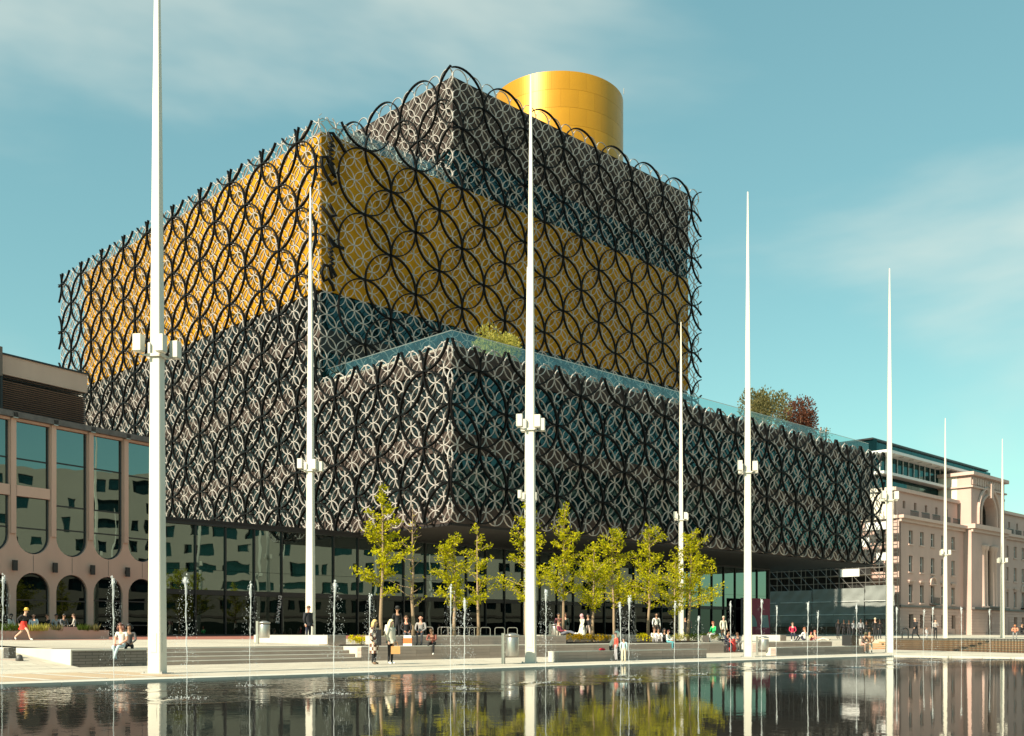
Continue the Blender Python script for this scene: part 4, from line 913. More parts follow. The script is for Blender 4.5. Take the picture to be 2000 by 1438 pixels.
# tiered brick seating and the thin bar fence on the right
FA, FB_ = W(20.0, -24.3), W(9.6, -40.5)
dirf = (FB_-FA).normalized(); nrm = Vector((-dirf.y, dirf.x, 0)); nrm = nrm if nrm.dot(Vector((0, 1, 0))) > 0 else -nrm
MF = Matrix.Translation(FA) @ Matrix.Rotation(math.atan2(dirf.y, dirf.x), 4, 'Z'); LF = (FB_-FA).length
sgn = 1 if (MF.to_3x3() @ Vector((0, 1, 0))).dot(nrm) > 0 else -1
fe = thing('bar_fence', 'low fence of thin upright bars along the right edge of the pool', 'fence', M=MF)
nb = 150; me = MB().box(-.02, .02, -.02, .02, 0, .80).mesh('bar', ['frame_dark'])
for i in range(nb): link('bar', me, fe, T(i*LF/nb, 0, 0))
MB().box(0, LF, -.03, .03, .80, .83).build('top_rail', 'frame_dark', fe)
for i in range(5):
    tt = struct(thing('seating_step', None, None, M=MF)); y0 = sgn*(1.2+i*1.1); y1 = sgn*(1.2+(i+1)*1.1+.05)
    MB().box(-9, LF+3, *sorted((y0, y1)), -.1, .13*(i+1)-.04).build('riser', 'brick_step', tt); MB().box(-9, LF+3, *sorted((y0-sgn*.03, y1)), .13*(i+1)-.04, .13*(i+1)).build('tread', 'tan_step', tt)
y0, y1 = sorted((sgn*6.5, sgn*30)); struct(MB().box(-30, LF+20, y0+.02, y1, -.1, .655).build('upper_paving', 'paving', None, M=MF))
dk = thing('dark_box', 'dark square planter box on the terrace by the standing crowd', 'planter', (*at(1661, 82), 0.0), ANG); MB().box(-.6, .6, -.4, .4, 0, 1.0).box(-.55, .55, -.35, .35, 1.0, 1.02).build('box', 'frame_dark', dk)
big = thing('loop_sculpture', 'dark metal loop rack standing before the stone building', 'bike rack', (*at(1768, 100), .68), rad(30)); MB().tube([(-.42, 0, 0), (-.45, 0, .5)] + [(-.45*math.cos(rad(a)), 0, .62+.38*math.sin(rad(a))) for a in range(15, 170, 15)] + [(.45, 0, .5), (.42, 0, 0)], .06, 6).build('loop', 'frame_dark', big, True)

# ================================================================== FOUNTAIN JETS
JETS = [(4, 1126, 1346), (222, 1130, 1349), (365, 1127, 1366), (488, 1140, 1341), (652, 1139, 1357), (720, 1163, 1327), (880, 1146, 1334), (907, 1172, 1347), (1066, 1152, 1335), (1213, 1180, 1322), (1228, 1168, 1329),
        (1317, 1178, 1306), (1364, 1204, 1318), (1427, 1177, 1303), (1487, 1172, 1309), (1516, 1185, 1296), (1577, 1177, 1313), (1596, 1196, 1300), (1673, 1182, 1304), (1744, 1192, 1290), (1751, 1187, 1298), (1803, 1193, 1286), (1820, 1187, 1293), (1878, 1187, 1291), (1934, 1192, 1288)]
WHERE = ['at the far left edge', 'in front of the seated woman in jeans', 'just right of the nearest mast', 'in front of the steps beside the steel bin', 'right of the steps before the dark glass', 'in front of the woman in the checked coat', 'left of the pair before the bike stands', 'right of the pair before the bike stands', 'just right of the central mast, with falling spray',
         'left of the pair beside the standing child', 'right of the pair beside the standing child', 'before the child in teal trousers', 'short, before the rightmost full tree', 'before the red coat', 'right of the mast by the magenta banner', 'thin, before the left of the grey sheeting', 'before the man in the white shirt', 'short, beside the person in pink', 'before the seated couple at the pool corner', 'close left of the pair beside the far corner mast', 'close right of the pair beside the far corner mast', 'right of the walker in the long coat', 'left of a far mast before the stone building', 'midway between the two far masts', 'just left of the farthest mast']
R.seed(77)
prof = []
for k in range(49):
    r_ = .10 + 1.3*k/48; prof.append((r_, .004 + (.008*math.cos(k*math.pi/4) + .008)*(1-k/48)**1.2))
prof.append((1.42, -.002)); RIP = MB().lathe(prof, 40, 0, (0, 0, 0), False).mesh('ripple_ring', ['water'], True)
for (px, ty, by), wh in zip(JETS, WHERE):
    d = (HC+.05)*F/(by-HOR); x, y = at(px, d); H = HC + (HOR-ty)*d/F + .05
    t = thing('fountain_jet', 'white water jet ' + wh, 'fountain', (x, y, -.05), 0, 'water jets along the pool'); col_, dr, sp = MB(), MB(), MB()
    n = 22; lx, ly = R.uniform(-.02, .02), R.uniform(-.02, .02)
    pts = [(lx*H*(k/n)**2 + R.uniform(-.008, .008), R.uniform(-.008, .008), H*k/n) for k in range(n+1)]
    col_.tube(pts, [.006 + .013*(k/n)*R.uniform(.1, 1.5) + (.014 if k > n-3 else 0) for k in range(n+1)], 5)
    for k in range(12): col_.octa((lx*H + R.gauss(0, .022), R.gauss(0, .022), H + R.uniform(-.14, .05)), R.uniform(.008, .024))
    big_ = px in (222, 365, 488, 652, 720, 880, 907, 1066, 1213, 1228, 4)
    for k in range(520 if big_ else 160):
        q = R.random()**.8; zz_ = H*(1-q); rr = .04 + .30*q**.6*R.random()**.6
        g = R.uniform(0, 6.28); dr.octa((lx*H + rr*math.cos(g), rr*math.sin(g), max(.02, zz_)), R.uniform(.002, .007 if R.random() < .9 else .012))
    for k in range(70):
        g = R.uniform(0, 6.28); rr = R.random()*.40; sp.octa((rr*math.cos(g), rr*math.sin(g), abs(R.gauss(0, .03))), R.uniform(.003, .012))
    for k in range(16):
        g = R.uniform(0, 6.28); rr = R.random()*.38; i = len(sp.v); s_ = R.uniform(.02, .07); cx, cy = rr*math.cos(g), rr*math.sin(g)
        sp.v += [(cx+s_*math.cos(a)*R.uniform(.6, 1.2), cy+s_*.6*math.sin(a), .004+k*.0002) for a in (0, 1.05, 2.1, 3.14, 4.2, 5.24)]; sp.f.append(tuple(range(i, i+6))); sp.m.append(0)
    link('ripple_ring', RIP, t, Matrix.Rotation(R.uniform(0, 6), 4, 'Z') @ Matrix.Scale(R.uniform(.7, 1.1), 4)); col_.build('jet', 'foam', t, True); o = dr.build('droplets', 'foam', t); o['kind'] = 'stuff'; o = sp.build('splash', 'foam', t); o['kind'] = 'stuff'
# ================================================================== PEOPLE
def cmat(c, rough=0.8):
    k = 'cloth_%02x%02x%02x' % tuple(int(x*255) for x in c)
    if k not in MATS: mat(k, c, rough, 0, 0.12, 6)
    return k
SKIN = {'p': (0.62, 0.38, 0.28), 't': (0.45, 0.25, 0.16), 'd': (0.10, 0.05, 0.03), 'r': (0.66, 0.32, 0.22)}
POSES = {}
def pose(name, **k): POSES[name] = k
# joints (1.72 m figure, facing -Y): pelvis, chest, neck, head, then L/R of shoulder, elbow, wrist, hip, knee, ankle, toe
def J(pel, chest, neck, head, sh, el, wr, hip, kn, an, toe): return dict(pel=pel, chest=chest, neck=neck, head=head, sh=sh, el=el, wr=wr, hip=hip, kn=kn, an=an, toe=toe)
def sym(x, y, z): return ((-x, y, z), (x, y, z))
POSES['stand'] = J((0,0,.93),(0,.01,1.24),(0,.0,1.45),(0,-.02,1.60), sym(.18,.0,1.39), sym(.235,.03,1.12), sym(.235,-.05,.88), sym(.085,0,.90), sym(.095,-.01,.49), sym(.10,.03,.07), sym(.11,-.13,.03))
POSES['walk'] = J((0,0,.92),(0,-.01,1.23),(0,-.02,1.44),(0,-.05,1.59), sym(.18,0,1.38), ((-.22,.12,1.13),(.22,-.08,1.13)), ((-.22,.06,.89),(.22,-.26,.95)), sym(.085,0,.89), ((-.09,-.20,.52),(.09,.05,.48)), ((-.09,-.22,.09),(.09,.36,.14)), ((-.09,-.38,.07),(.09,.26,.03)))
POSES['run'] = J((0,0,.86),(0,-.06,1.16),(0,-.10,1.36),(0,-.15,1.50), sym(.17,-.04,1.30), ((-.22,.18,1.10),(.22,-.22,1.10)), ((-.20,.12,.88),(.20,-.40,1.06)), sym(.085,0,.83), ((-.09,-.32,.50),(.09,.20,.46)), ((-.09,-.45,.10),(.09,.56,.20)), ((-.09,-.60,.06),(.09,.50,.06)))
POSES['sit'] = J((0,0,.10),(0,-.02,.42),(0,-.03,.64),(0,-.06,.78), sym(.18,-.01,.57), sym(.235,-.07,.31), sym(.12,-.28,.20), sym(.09,-.02,.09), sym(.11,-.42,.08), sym(.10,-.40,-.36), sym(.10,-.54,-.40))
POSES['sit_lean'] = J((0,0,.10),(0,-.14,.38),(0,-.24,.56),(0,-.33,.66), sym(.18,-.19,.50), sym(.22,-.34,.26), sym(.08,-.52,.26), sym(.09,-.02,.09), sym(.12,-.42,.10), sym(.12,-.42,-.36), sym(.12,-.56,-.40))
POSES['sit_cross'] = J((0,0,.10),(0,-.02,.42),(0,-.04,.64),(0,-.07,.78), sym(.18,-.01,.57), sym(.23,-.05,.30), sym(.10,-.26,.16), sym(.09,-.02,.09), sym(.10,-.42,.07), ((.02,-.40,-.38),(-.03,-.47,-.36)), ((.03,-.54,-.43),(-.04,-.61,-.40)))
POSES['floor'] = J((0,0,.10),(0,.02,.42),(0,0,.64),(0,-.03,.78), sym(.18,0,.57), sym(.22,-.16,.34), sym(.10,-.32,.34), sym(.09,-.02,.09), sym(.13,-.36,.40), sym(.13,-.58,.07), sym(.14,-.72,.03))
POSES['recline'] = J((0,0,.10),(0,.16,.36),(0,.22,.54),(0,.20,.69), sym(.18,.18,.48), sym(.24,.10,.24), sym(.12,-.18,.26), sym(.09,-.02,.09), sym(.10,-.40,.22), sym(.10,-.80,.08), sym(.12,-.90,.14))
POSES['hand_up'] = dict(POSES['stand'], el=((-.235,.03,1.12),(.24,-.14,1.14)), wr=((-.235,-.05,.88),(.08,-.22,1.36)))
POSES['hold'] = dict(POSES['stand'], el=((-.24,-.0,1.12),(.24,-.0,1.12)), wr=((-.10,-.26,1.08),(.12,-.26,1.10)))
PENDING = []
def person(px, d, label, pose_='stand', face=0.0, h=1.70, top=(.05,.05,.06), bottom=(.03,.03,.04), skin='p', hair=(.05,.03,.02), shoes=(.03,.03,.03), sleeve='long', legs='long', hairlen=0.0, z=None, wide=1.0,
           coat=None, skirt=None, hat=None, hood=None, stripes=None, group=None, fine=True, xy=None):
    x, y = xy or at(px, d); z = gz(x, y) if z is None else z
    t = thing('person', label, 'person', (x, y, z), rad(face), group)
    PENDING.append(dict(t=t, pose=pose_, h=h, top=top, bottom=bottom, skin=SKIN[skin], hair=hair, shoes=shoes, sleeve=sleeve, legs=legs, hairlen=hairlen, wide=wide, coat=coat, skirt=skirt, hat=hat, hood=hood, stripes=stripes, fine=fine))
    return t
def make_people():
    temps = []
    for q in PENDING:
        P_ = POSES[q['pose']]; V = lambda a: Vector(a)
        pts, rads, edges, reg = [], [], [], []
        def add(p, r, par=None, rg='top'):
            pts.append(V(p)); rads.append(r); reg.append(rg)
            if par is not None: edges.append((par, len(pts)-1))
            return len(pts)-1
        w_ = q['wide']; pel, ch, nk, hd = V(P_['pel']), V(P_['chest']), V(P_['neck']), V(P_['head'])
        a = add(pel, (.135*w_, .105*w_), None, 'bottom'); b = add(pel.lerp(ch, .5), (.125*w_, .095*w_)); c = add(ch, (.15*w_, .105*w_)); e = add(nk, (.052, .055), c, 'skin')
        edges += [(a, b), (b, c)]
        up = (hd-nk).normalized(); f = add(nk.lerp(hd, .55), (.062, .068), e, 'skin'); g = add(hd, (.082, .098), f, 'skin'); add(hd + up*.085, (.055, .065), g, 'skin')
        for s in (0, 1):
            sh = add(P_['sh'][s], .062*w_, c); el = add(P_['el'][s], .044*w_, sh, 'top' if q['sleeve'] == 'long' else 'skin'); wr = add(P_['wr'][s], .028, el, 'top' if q['sleeve'] == 'long' else 'skin')
            dr = (V(P_['wr'][s]) - V(P_['el'][s])).normalized(); add(V(P_['wr'][s]) + dr*.075, (.036, .018), wr, 'skin')
            lg = 'bottom' if q['legs'] == 'long' else 'skin'
            hp = add(P_['hip'][s], .088*w_, a, 'bottom'); kn = add(P_['kn'][s], .060, hp, lg); an = add(P_['an'][s], .040, kn, lg); add(P_['toe'][s], (.042, .03), an, 'shoes')
        me = bpy.data.meshes.new('body'); me.from_pydata([tuple(p) for p in pts], edges, [])
        o = bpy.data.objects.new('tmp', me); COL.objects.link(o)
        bm = bmesh.new(); bm.from_mesh(me); bm.verts.layers.skin.verify(); bm.to_mesh(me); bm.free()
        sk = me.skin_vertices[0].data
        for i, r in enumerate(rads): sk[i].radius = r if hasattr(r, '__len__') else (r, r)
        sk[0].use_root = True
        m = o.modifiers.new('s', 'SKIN'); m.use_smooth_shade = True; m.branch_smoothing = .6
        m = o.modifiers.new('u', 'SUBSURF'); m.levels = 1; m.render_levels = 1
        temps.append((o, q, pts, edges, reg, up))
    bpy.context.view_layer.update(); dg = bpy.context.evaluated_depsgraph_get()
    for o, q, pts, edges, reg, up in temps:
        me = bpy.data.meshes.new_from_object(o.evaluated_get(dg)); me.name = 'body'; P_ = POSES[q['pose']]
        bm = bmesh.new(); bm.from_mesh(me)
        fm = []
        for fc in bm.faces:
            p = fc.calc_center_median(); best = None
            for (i, j) in edges:
                A, B = pts[i], pts[j]; ab = B-A; tt = max(0, min(1, (p-A).dot(ab)/max(1e-9, ab.length_squared))); dd = (A+ab*tt-p).length
                if best is None or dd < best[0]: best = (dd, i, j, tt)
            _, i, j, tt = best; rg = reg[j]
            if rg == 'skin' and reg[i] == 'top' and j >= 3:
                rg = 'top' if (tt < .55 and q['sleeve'] == 'short' and abs(pts[j].x) > .1) or tt < .3 else 'skin'
            if rg == 'skin' and reg[i] == 'bottom': rg = 'bottom' if tt < .6 else 'skin'
            if rg == 'top' and reg[i] == 'bottom': rg = 'bottom' if tt < .3 else 'top'
            if rg == 'shoes' and tt < .15: rg = reg[i]
            fm.append({'skin': 0, 'top': 1, 'bottom': 2, 'shoes': 3}[rg])
        for fc, k in zip(bm.faces, fm): fc.material_index = k; fc.smooth = True
        bpy.data.objects.remove(o); me.materials.clear()
        for c_ in (q['skin'], q['top'], q['bottom'], q['shoes']): me.materials.append(MATS[cmat(c_)])
        bm.to_mesh(me); bm.free()
        # fingers, thumb, nose, ears, eyes joined into the same body mesh
        b = MB(); hd = Vector(P_['head']); fw = Vector((0, -1, 0)); fw = (fw - up*fw.dot(up)).normalized(); sd = up.cross(fw).normalized()
        if q['fine']:
            for s in (0, 1):
                dr = (Vector(P_['wr'][s])-Vector(P_['el'][s])).normalized(); base = Vector(P_['wr'][s]) + dr*.085
                ax = Vector((0, 1, 0)) - dr*dr.y; ax = ax.normalized() if ax.length > .1 else Vector((1, 0, 0)); inn = dr.cross(ax).normalized()
                if inn.x*(P_['wr'][s][0]) > 0: inn = -inn
                for k, L in enumerate((.062, .075, .070, .055)):
                    r0 = base + ax*(-.026+.0175*k); b.tube([r0 - dr*.02, r0 + dr*L*.5 + inn*.006, r0 + dr*L*.85 + inn*.022], [.0095, .0085, .0065], 5, 0)
                r0 = base - dr*.045 - ax*.03; b.tube([r0, r0 - ax*.02 + dr*.03 + inn*.012, r0 - ax*.018 + dr*.055 + inn*.02], [.011, .010, .008], 5, 0)
            ctr = hd + fw*.088
            b.tube([ctr + up*.02, ctr + fw*.022 - up*.018, ctr + fw*.006 - up*.03], [.008, .013, .008], 5, 0)
            for s in (-1, 1):
                b.ball(hd + sd*s*.082 + up*.0 - fw*.005, .02, 5, 4, 0, 1.5); b.ball(ctr + sd*s*.032 + up*.018 - fw*.012, .009, 5, 4, 1, .7)
            b.tube([ctr - up*.052 + sd*.024 - fw*.014, ctr - up*.054 - fw*.006, ctr - up*.052 - sd*.024 - fw*.014], [.004, .007, .004], 4, 2)
            extra = b.mesh('x', ['soffit']); bm = bmesh.new(); bm.from_mesh(me); n0 = len(bm.faces); bm.from_mesh(extra); bm.faces.ensure_lookup_table()
            for i in range(n0, len(bm.faces)): bm.faces[i].material_index = {0: 0, 1: 4, 2: 5}[b.m[i-n0]]; bm.faces[i].smooth = True
            bm.to_mesh(me); bm.free(); bpy.data.meshes.remove(extra)
            me.materials.append(MATS['soffit']); me.materials.append(MATS[cmat((.35, .10, .08))])
        sc_ = q['h']/1.72; S_ = Matrix.Scale(sc_, 4)
        if P_['pel'][2] < .5:
            pass
        body = link('body', me, q['t'], S_)
        # hair: cap over skull, with a fall of the wanted length
        if q['hair'] and not q['hood']:
            b = MB(); n, k = 12, 7
            for j in range(k+1):
                ph = math.pi*.62*j/k
                for i in range(n):
                    th_ = 2*math.pi*i/n; front = max(0, math.cos(th_))
                    ph2 = ph*(1 - .42*front)
                    r_ = (.100 if j else .02); wob = 1 + .05*math.sin(i*2.7+j)
                    b.v.append(tuple(hd + up*(.028 + .100*math.cos(ph2)) + (fw*math.cos(th_)*.106 + sd*math.sin(th_)*.094)*max(.05, math.sin(ph2))*wob))
            for j in range(k):
                for i in range(n): i2 = (i+1) % n; b.f.append((j*n+i, j*n+i2, (j+1)*n+i2, (j+1)*n+i)); b.m.append(0)
            if q['hairlen'] > 0:
                L = q['hairlen']
                for s in range(-4, 5):
                    th_ = math.pi + s*.42; o0 = hd + fw*math.cos(th_)*.085 + sd*math.sin(th_)*.085 + up*.02
                    o1 = o0 - fw*.02 - Vector((0, 0, L*.5)) + sd*math.sin(th_)*.03; o2 = o1 - Vector((0, 0, L*.5*(1-.08*abs(s)))) - sd*math.sin(th_)*.02
                    b.tube([o0, o1, o2], [.040, .046, .016], 5, 0)
            b.build('hair', cmat(q['hair'], .55), q['t'], True, S_)
        if q['hood']:
            b = MB(); b.ball(hd - fw*.015 + up*.005, .125, 10, 7, 0, 1.15); b.ball(Vector(P_['neck']) - fw*.03, .13, 8, 5, 0, .7); b.build('hood', cmat(q['hood']), q['t'], True, S_)
        if q['hat']:
            b = MB(); b.lathe([(.10, .0), (.105, .06), (.085, .12), (.03, .14)], 12, 0, tuple(hd + up*.05)); b.lathe([(.15, 0), (.155, .008), (.10, .018)], 12, 0, tuple(hd + up*.045)); b.build('hat', cmat(q['hat']), q['t'], True, S_)
        if q['coat'] or q['skirt']:
            pel, ch = Vector(P_['pel']), Vector(P_['chest'])
            for kind in ('coat', 'skirt'):
                if not q[kind]: continue
                col_, z_end = q[kind]; b = MB(); n = 14
                if kind == 'coat': prof = [(ch.z+.17, .15, .085), (ch.z+.10, .205, .125), (ch.z-.06, .20, .14), (pel.z+.05, .205, .15), (pel.z-.15, .225, .165), (z_end, .235, .175)]
                else: prof = [(pel.z+.13, .145, .115), (pel.z-.02, .185, .150), (pel.z-.2, .22, .19), (z_end, .26, .24)]
                for zz_, rx, ry in prof:
                    cx = pel.lerp(ch, max(0, min(1.3, (zz_-pel.z)/(ch.z-pel.z))))
                    for i in range(n):
                        g = 2*math.pi*i/n; fold = 1 + (.05*math.sin(i*2.6) if zz_ < pel.z else 0); b.v.append((cx.x + rx*math.cos(g)*fold, cx.y + ry*math.sin(g)*fold, zz_))
                for j in range(len(prof)-1):
                    for i in range(n): i2 = (i+1) % n; b.f.append((j*n+i, j*n+i2, (j+1)*n+i2, (j+1)*n+i)); b.m.append(0)
                if kind == 'coat':
                    for s in (0, 1): b.tube([P_['sh'][s], P_['el'][s], Vector(P_['el'][s]).lerp(Vector(P_['wr'][s]), .92)], [.085, .062, .048], 7)
                mk = cmat(col_) if not q['stripes'] else 'plaid'
                b.build(kind, mk, q['t'], True, S_)
def plaid():
    m = bpy.data.materials.new('plaid'); m.use_nodes = True; t = m.node_tree; b = t.nodes['Principled BSDF']; b.inputs['Roughness'].default_value = .9
    c = t.nodes.new('ShaderNodeTexCoord'); ck = t.nodes.new('ShaderNodeTexChecker'); ck.inputs['Scale'].default_value = 7.5
    ck.inputs['Color1'].default_value = (.72, .60, .48, 1); ck.inputs['Color2'].default_value = (.13, .055, .035, 1)
    mp_ = t.nodes.new('ShaderNodeMapping'); mp_.inputs['Rotation'].default_value = (0, 0, .6); t.links.new(c.outputs['Object'], mp_.inputs[0]); t.links.new(mp_.outputs[0], ck.inputs['Vector'])
    t.links.new(ck.outputs['Color'], b.inputs['Base Color']); MATS['plaid'] = m
plaid()
BK, NV, WH, CR, GY = (.012,.012,.014), (.02,.022,.045), (.78,.76,.72), (.70,.66,.52), (.30,.29,.28)
BLOND, BROWN, BLACKH = (.62,.42,.16), (.09,.045,.02), (.01,.008,.008)
# standing on the pool edge
person(731, 38.5, 'woman with long blond hair in a long brown and cream checked coat', 'stand', 70, 1.66, BK, BK, 'p', BLOND, (.20,.12,.07), hairlen=.30, coat=((.6,.5,.4), .42), stripes=True)
person(763, 38.8, 'woman with long pale hair, cream jacket and flared black trousers carrying an orange bag', 'stand', 60, 1.67, (.05,.045,.04), BK, 'p', (.72,.62,.36), WH, hairlen=.40, coat=((.62,.56,.45), .80))
t = thing('handbag', 'orange tan bag carried by the woman with flared black trousers', 'bag', (*at(772.5, 38.7), .62), rad(10)); MB().box(-.17, .17, -.06, .06, -.24, .05).build('bag', cmat((.62,.33,.12)), t); MB().tube([(-.10, 0, .05), (-.06, 0, .20), (.06, 0, .20), (.10, 0, .05)], .012, 5).build('handle', cmat((.4,.2,.08)), t)
t = thing('shoulder_bag', 'black shoulder bag worn over the checked coat', 'bag', (*at(737.5, 38.35), 1.0), rad(15)); MB().box(-.05, .13, -.05, .05, -.30, .28).build('bag', cmat(BK), t); MB().tube([(-.02, 0, .28), (-.04, .05, .42), (.08, .05, .42), (.1, 0, .28)], .012, 5).build('strap', cmat(BK), t)
# along the terrace wall
ZW = .60
person(846, atv(846, -22.45), 'person in a rust scarf and black trousers sitting on the terrace wall', 'sit_lean', -10, 1.66, (.22,.07,.05), BK, 't', BROWN, WH, z=0.605)
person(793, atv(793, -21.15), 'person in a black leather jacket sitting behind the orange and white bag', 'sit', 15, 1.74, BK, (.05,.05,.06), 'r', BROWN, z=1.045)
t = thing('rucksack', 'orange and white rucksack standing on the terrace wall', 'bag', (*at(796, atv(796, -22.2)), .60), rad(5)); MB().box(-.19, .19, -.11, .11, 0, .10, 0).box(-.19, .19, -.11, .11, .10, .34, 1).box(-.17, .17, -.10, .10, .34, .46, 0).build('bag', [cmat(WH), cmat((.75,.17,.05))], t)
person(822, atv(822, -21.15), 'bald man in a grey hooded top sitting behind the wall right of the rucksack', 'sit', -5, 1.76, (.30,.28,.27), (.04,.04,.05), 'r', None, z=1.045)
person(776, 52.5, 'person in a black cap standing behind the woman with the orange bag', 'stand', 20, 1.80, BK, BK, 't', BLACKH, hat=(.02,.02,.02))
person(752, 48.9, 'person in white leaning between the two standing women, behind the wall', 'sit_lean', 60, 1.70, (.66,.64,.60), BK, 'p', BROWN, z=1.045)
person(602, 49.35, 'man in dark jacket and white shirt standing by a mast behind the pale block', 'stand', 55, 1.78, (.68,.66,.62), NV, 'r', BROWN, coat=((.015,.015,.02), .80))
person(238, 36.3, 'woman with long brown hair and blue jeans sitting on the brick wall with crossed ankles', 'sit_cross', -10, 1.70, (.66,.62,.56), (.42,.52,.56), 'r', (.10,.04,.03), (.03,.03,.03), 'short', hairlen=.22, z=.62)
person(252, 36.9, 'person in a dark striped top sitting close behind the woman in jeans', 'sit', 20, 1.68, (.12,.11,.11), BK, 't', BLACKH, hairlen=.15, z=.62)
person(46, 49.6, 'child in a yellow hat and red shorts running past the long planter', 'run', 78, 1.62, BK, (.70,.035,.02), 'p', BLOND, WH, legs='short', hat=(.72,.45,.08), skirt=((.72,.035,.02), .58))
# diners under the arches
ZD = 1.38
for px, d, f, tp, sk, hr, lab in ((20, 60.2, 80, WH, 'd', BLACKH, 'diner in a white shirt turned to the right at the far left table'), (66, 60.5, 10, (.60,.66,.70), 'r', None, 'man in a pale blue shirt dining before the second arch'),
                           (94, 61.5, -40, BK, 'r', BROWN, 'diner in black leaning over a table before the second arch'), (124, 60.6, 60, (.14,.14,.15), 't', BLACKH, 'dark haired diner in dark clothes facing right'), (146, 60.8, -75, (.55,.48,.42), 'p', BROWN, 'diner in a beige jumper facing left before the third arch'), (110, 61.8, 20, (.42,.42,.43), 't', BLACKH, 'diner in grey seated far back between the second and third arch')):
    person(px, d, lab, 'sit', f, 1.75, tp, BK, sk, hr, z=ZD, wide=1.25 if hr is None else 1.0)
    x, y = at(px, d); t = thing('chair', 'dark cafe chair under the ' + ' '.join(lab.split()[:10]), 'chair', (x, y, ZD-.47), rad(f)); MB().box(-.22, .22, -.20, .22, .42, .46).build('seat', 'frame_dark', t); MB().box(-.22, .22, .22, .25, .46, .88).build('backrest', 'frame_dark', t)
    lm = MB().box(-.02, .02, -.02, .02, 0, .42).mesh('leg', ['frame_dark'])
    for a_ in (-.2, .2):
        for b_ in (-.18, .2): link('leg', lm, t, T(a_, b_, 0))
for px, d, lab in ((36, 60.0, 'round dark cafe table at the left by the pale blue shirt'), (80, 60.0, 'round dark cafe table before the second arch'), (134, 60.2, 'round dark cafe table between the two diners facing each other')):
    x, y = at(px, d); t = thing('cafe_table', lab, 'table', (x, y, ZD-.47), 0, 'cafe tables under the arches'); MB().lathe([(.34, .72), (.35, .735), (.34, .75)], 16).build('table_top', 'frame_dark', t); MB().tube([(0, 0, 0), (0, 0, .72)], .03, 6).build('stem', 'frame_dark', t); MB().lathe([(.22, 0), (.2, .02)], 12).build('foot', 'frame_dark', t)
# middle
person(1098, atv(1098, -21.05), 'person with a laptop lounging on the terrace wall left of the orange flowers', 'recline', 60, 1.70, (.20,.03,.05), (.12,.12,.15), 'r', BROWN, WH, z=1.045)
t = thing('laptop', 'dark laptop on the lap of the lounging person', 'laptop', (*at(1104, atv(1104, -21.2)), 1.34), rad(60)); MB().box(-.16, .16, -.12, .10, 0, .018).build('base', 'frame_dark', t); MB().box(-.16, .16, -.135, -.12, .02, .23).build('screen', 'frame_dark', t)
person(1091, atv(1091, -18), 'person in pale trousers standing behind the lounging reader', 'stand', 20, 1.65, (.25,.08,.10), (.60,.52,.42), 't', BLACKH)
person(1104, atv(1104, -17.9), 'bare legged person in dark top behind the lounging reader', 'stand', -20, 1.66, (.03,.05,.04), (.03,.03,.03), 'r', BROWN, legs='short')
person(1137, atv(1137, -15.4), 'woman in a long white dress and pink headscarf by the glass front', 'walk', -50, 1.66, CR, CR, 'p', None, hood=(.55,.30,.32), skirt=((.74,.72,.62), .12))
person(1149, atv(1149, -15.6), 'person in a black top and beige trousers close beside the white dress', 'walk', -30, 1.68, BK, (.48,.38,.32), 't', BLACKH)
person(1190, atv(1190, -29.5), 'person in a white hooded coat sitting on the pool bench with two children', 'sit_lean', 75, 1.74, (.78,.77,.66), BK, 't', None, hood=(.72,.76,.62), wide=1.25, z=0.43)
person(1203, atv(1203, -30.2), 'child in an orange bib and red sleeves leaning against the bench', 'stand', -70, 1.18, (.55,.08,.05), (.40,.38,.40), 't', (.06,.02,.02), z=0.0)
person(1218, atv(1218, -31.3), 'small child in a pale blue shirt and beige trousers standing at the pool edge', 'stand', 175, .98, (.42,.62,.66), (.68,.58,.40), 't', BLACKH, WH, z=0.0)
t = thing('red_bag', 'small red bag lying on the pool bench', 'bag', (*at(1176, atv(1176, -29.5)), .435), 0); MB().lathe([(.13, 0), (.14, .04), (.10, .08), (.02, .10)], 10).build('bag', cmat((.6,.01,.03)), t, True)
person(1282, atv(1282, -15.5), 'bald man in a white shirt standing behind the seated family', 'stand', 10, 1.82, WH, (.08,.06,.05), 't', None)
person(1278, atv(1278, -21.3), 'person in a cream top sitting at the left of the family', 'floor', 15, 1.66, (.60,.56,.48), (.25,.25,.27), 't', BROWN, z=0.61)
person(1286, atv(1286, -21.8), 'dark haired woman in white sitting in the middle of the family', 'floor', 0, 1.64, WH, (.30,.28,.28), 't', BLACKH, hairlen=.15, z=0.61)
person(1297, atv(1297, -21.2), 'woman with loose black hair in black behind the child in teal trousers', 'floor', 20, 1.62, BK, BK, 't', BLACKH, hairlen=.35, z=0.61)
person(1304, atv(1304, -22.4), 'child in a white top and teal trousers sitting on the terrace wall', 'sit', 55, 1.42, (.70,.72,.66), (.08,.30,.34), 't', (.10,.02,.02), z=0.605)
person(1338, 86, 'dark clothed person standing left of a pair far back under the overhang', 'stand', 10, 1.72, BK, BK, 't', BLACKH, fine=False)
person(1345, 86.5, 'dark clothed person standing right of a pair far back under the overhang', 'stand', -10, 1.76, BK, BK, 't', BLACKH, fine=False)
person(1394, atv(1394, -20.6), 'person in a bright green top sitting on the small pale block', 'sit', -60, 1.68, (.03,.52,.16), (.60,.60,.58), 'r', (.30,.10,.05), z=1.02)
person(1404, atv(1404, -20.2), 'person in a blue grey top bending beside the green top', 'sit_lean', 40, 1.66, (.14,.22,.25), (.12,.12,.13), 't', BROWN, z=0.66)
person(1413, atv(1413, -18.5), 'person in a pale cream jumper standing behind the man in the dark suit', 'stand', 15, 1.66, CR, (.55,.5,.42), 'p', (.6,.5,.35))
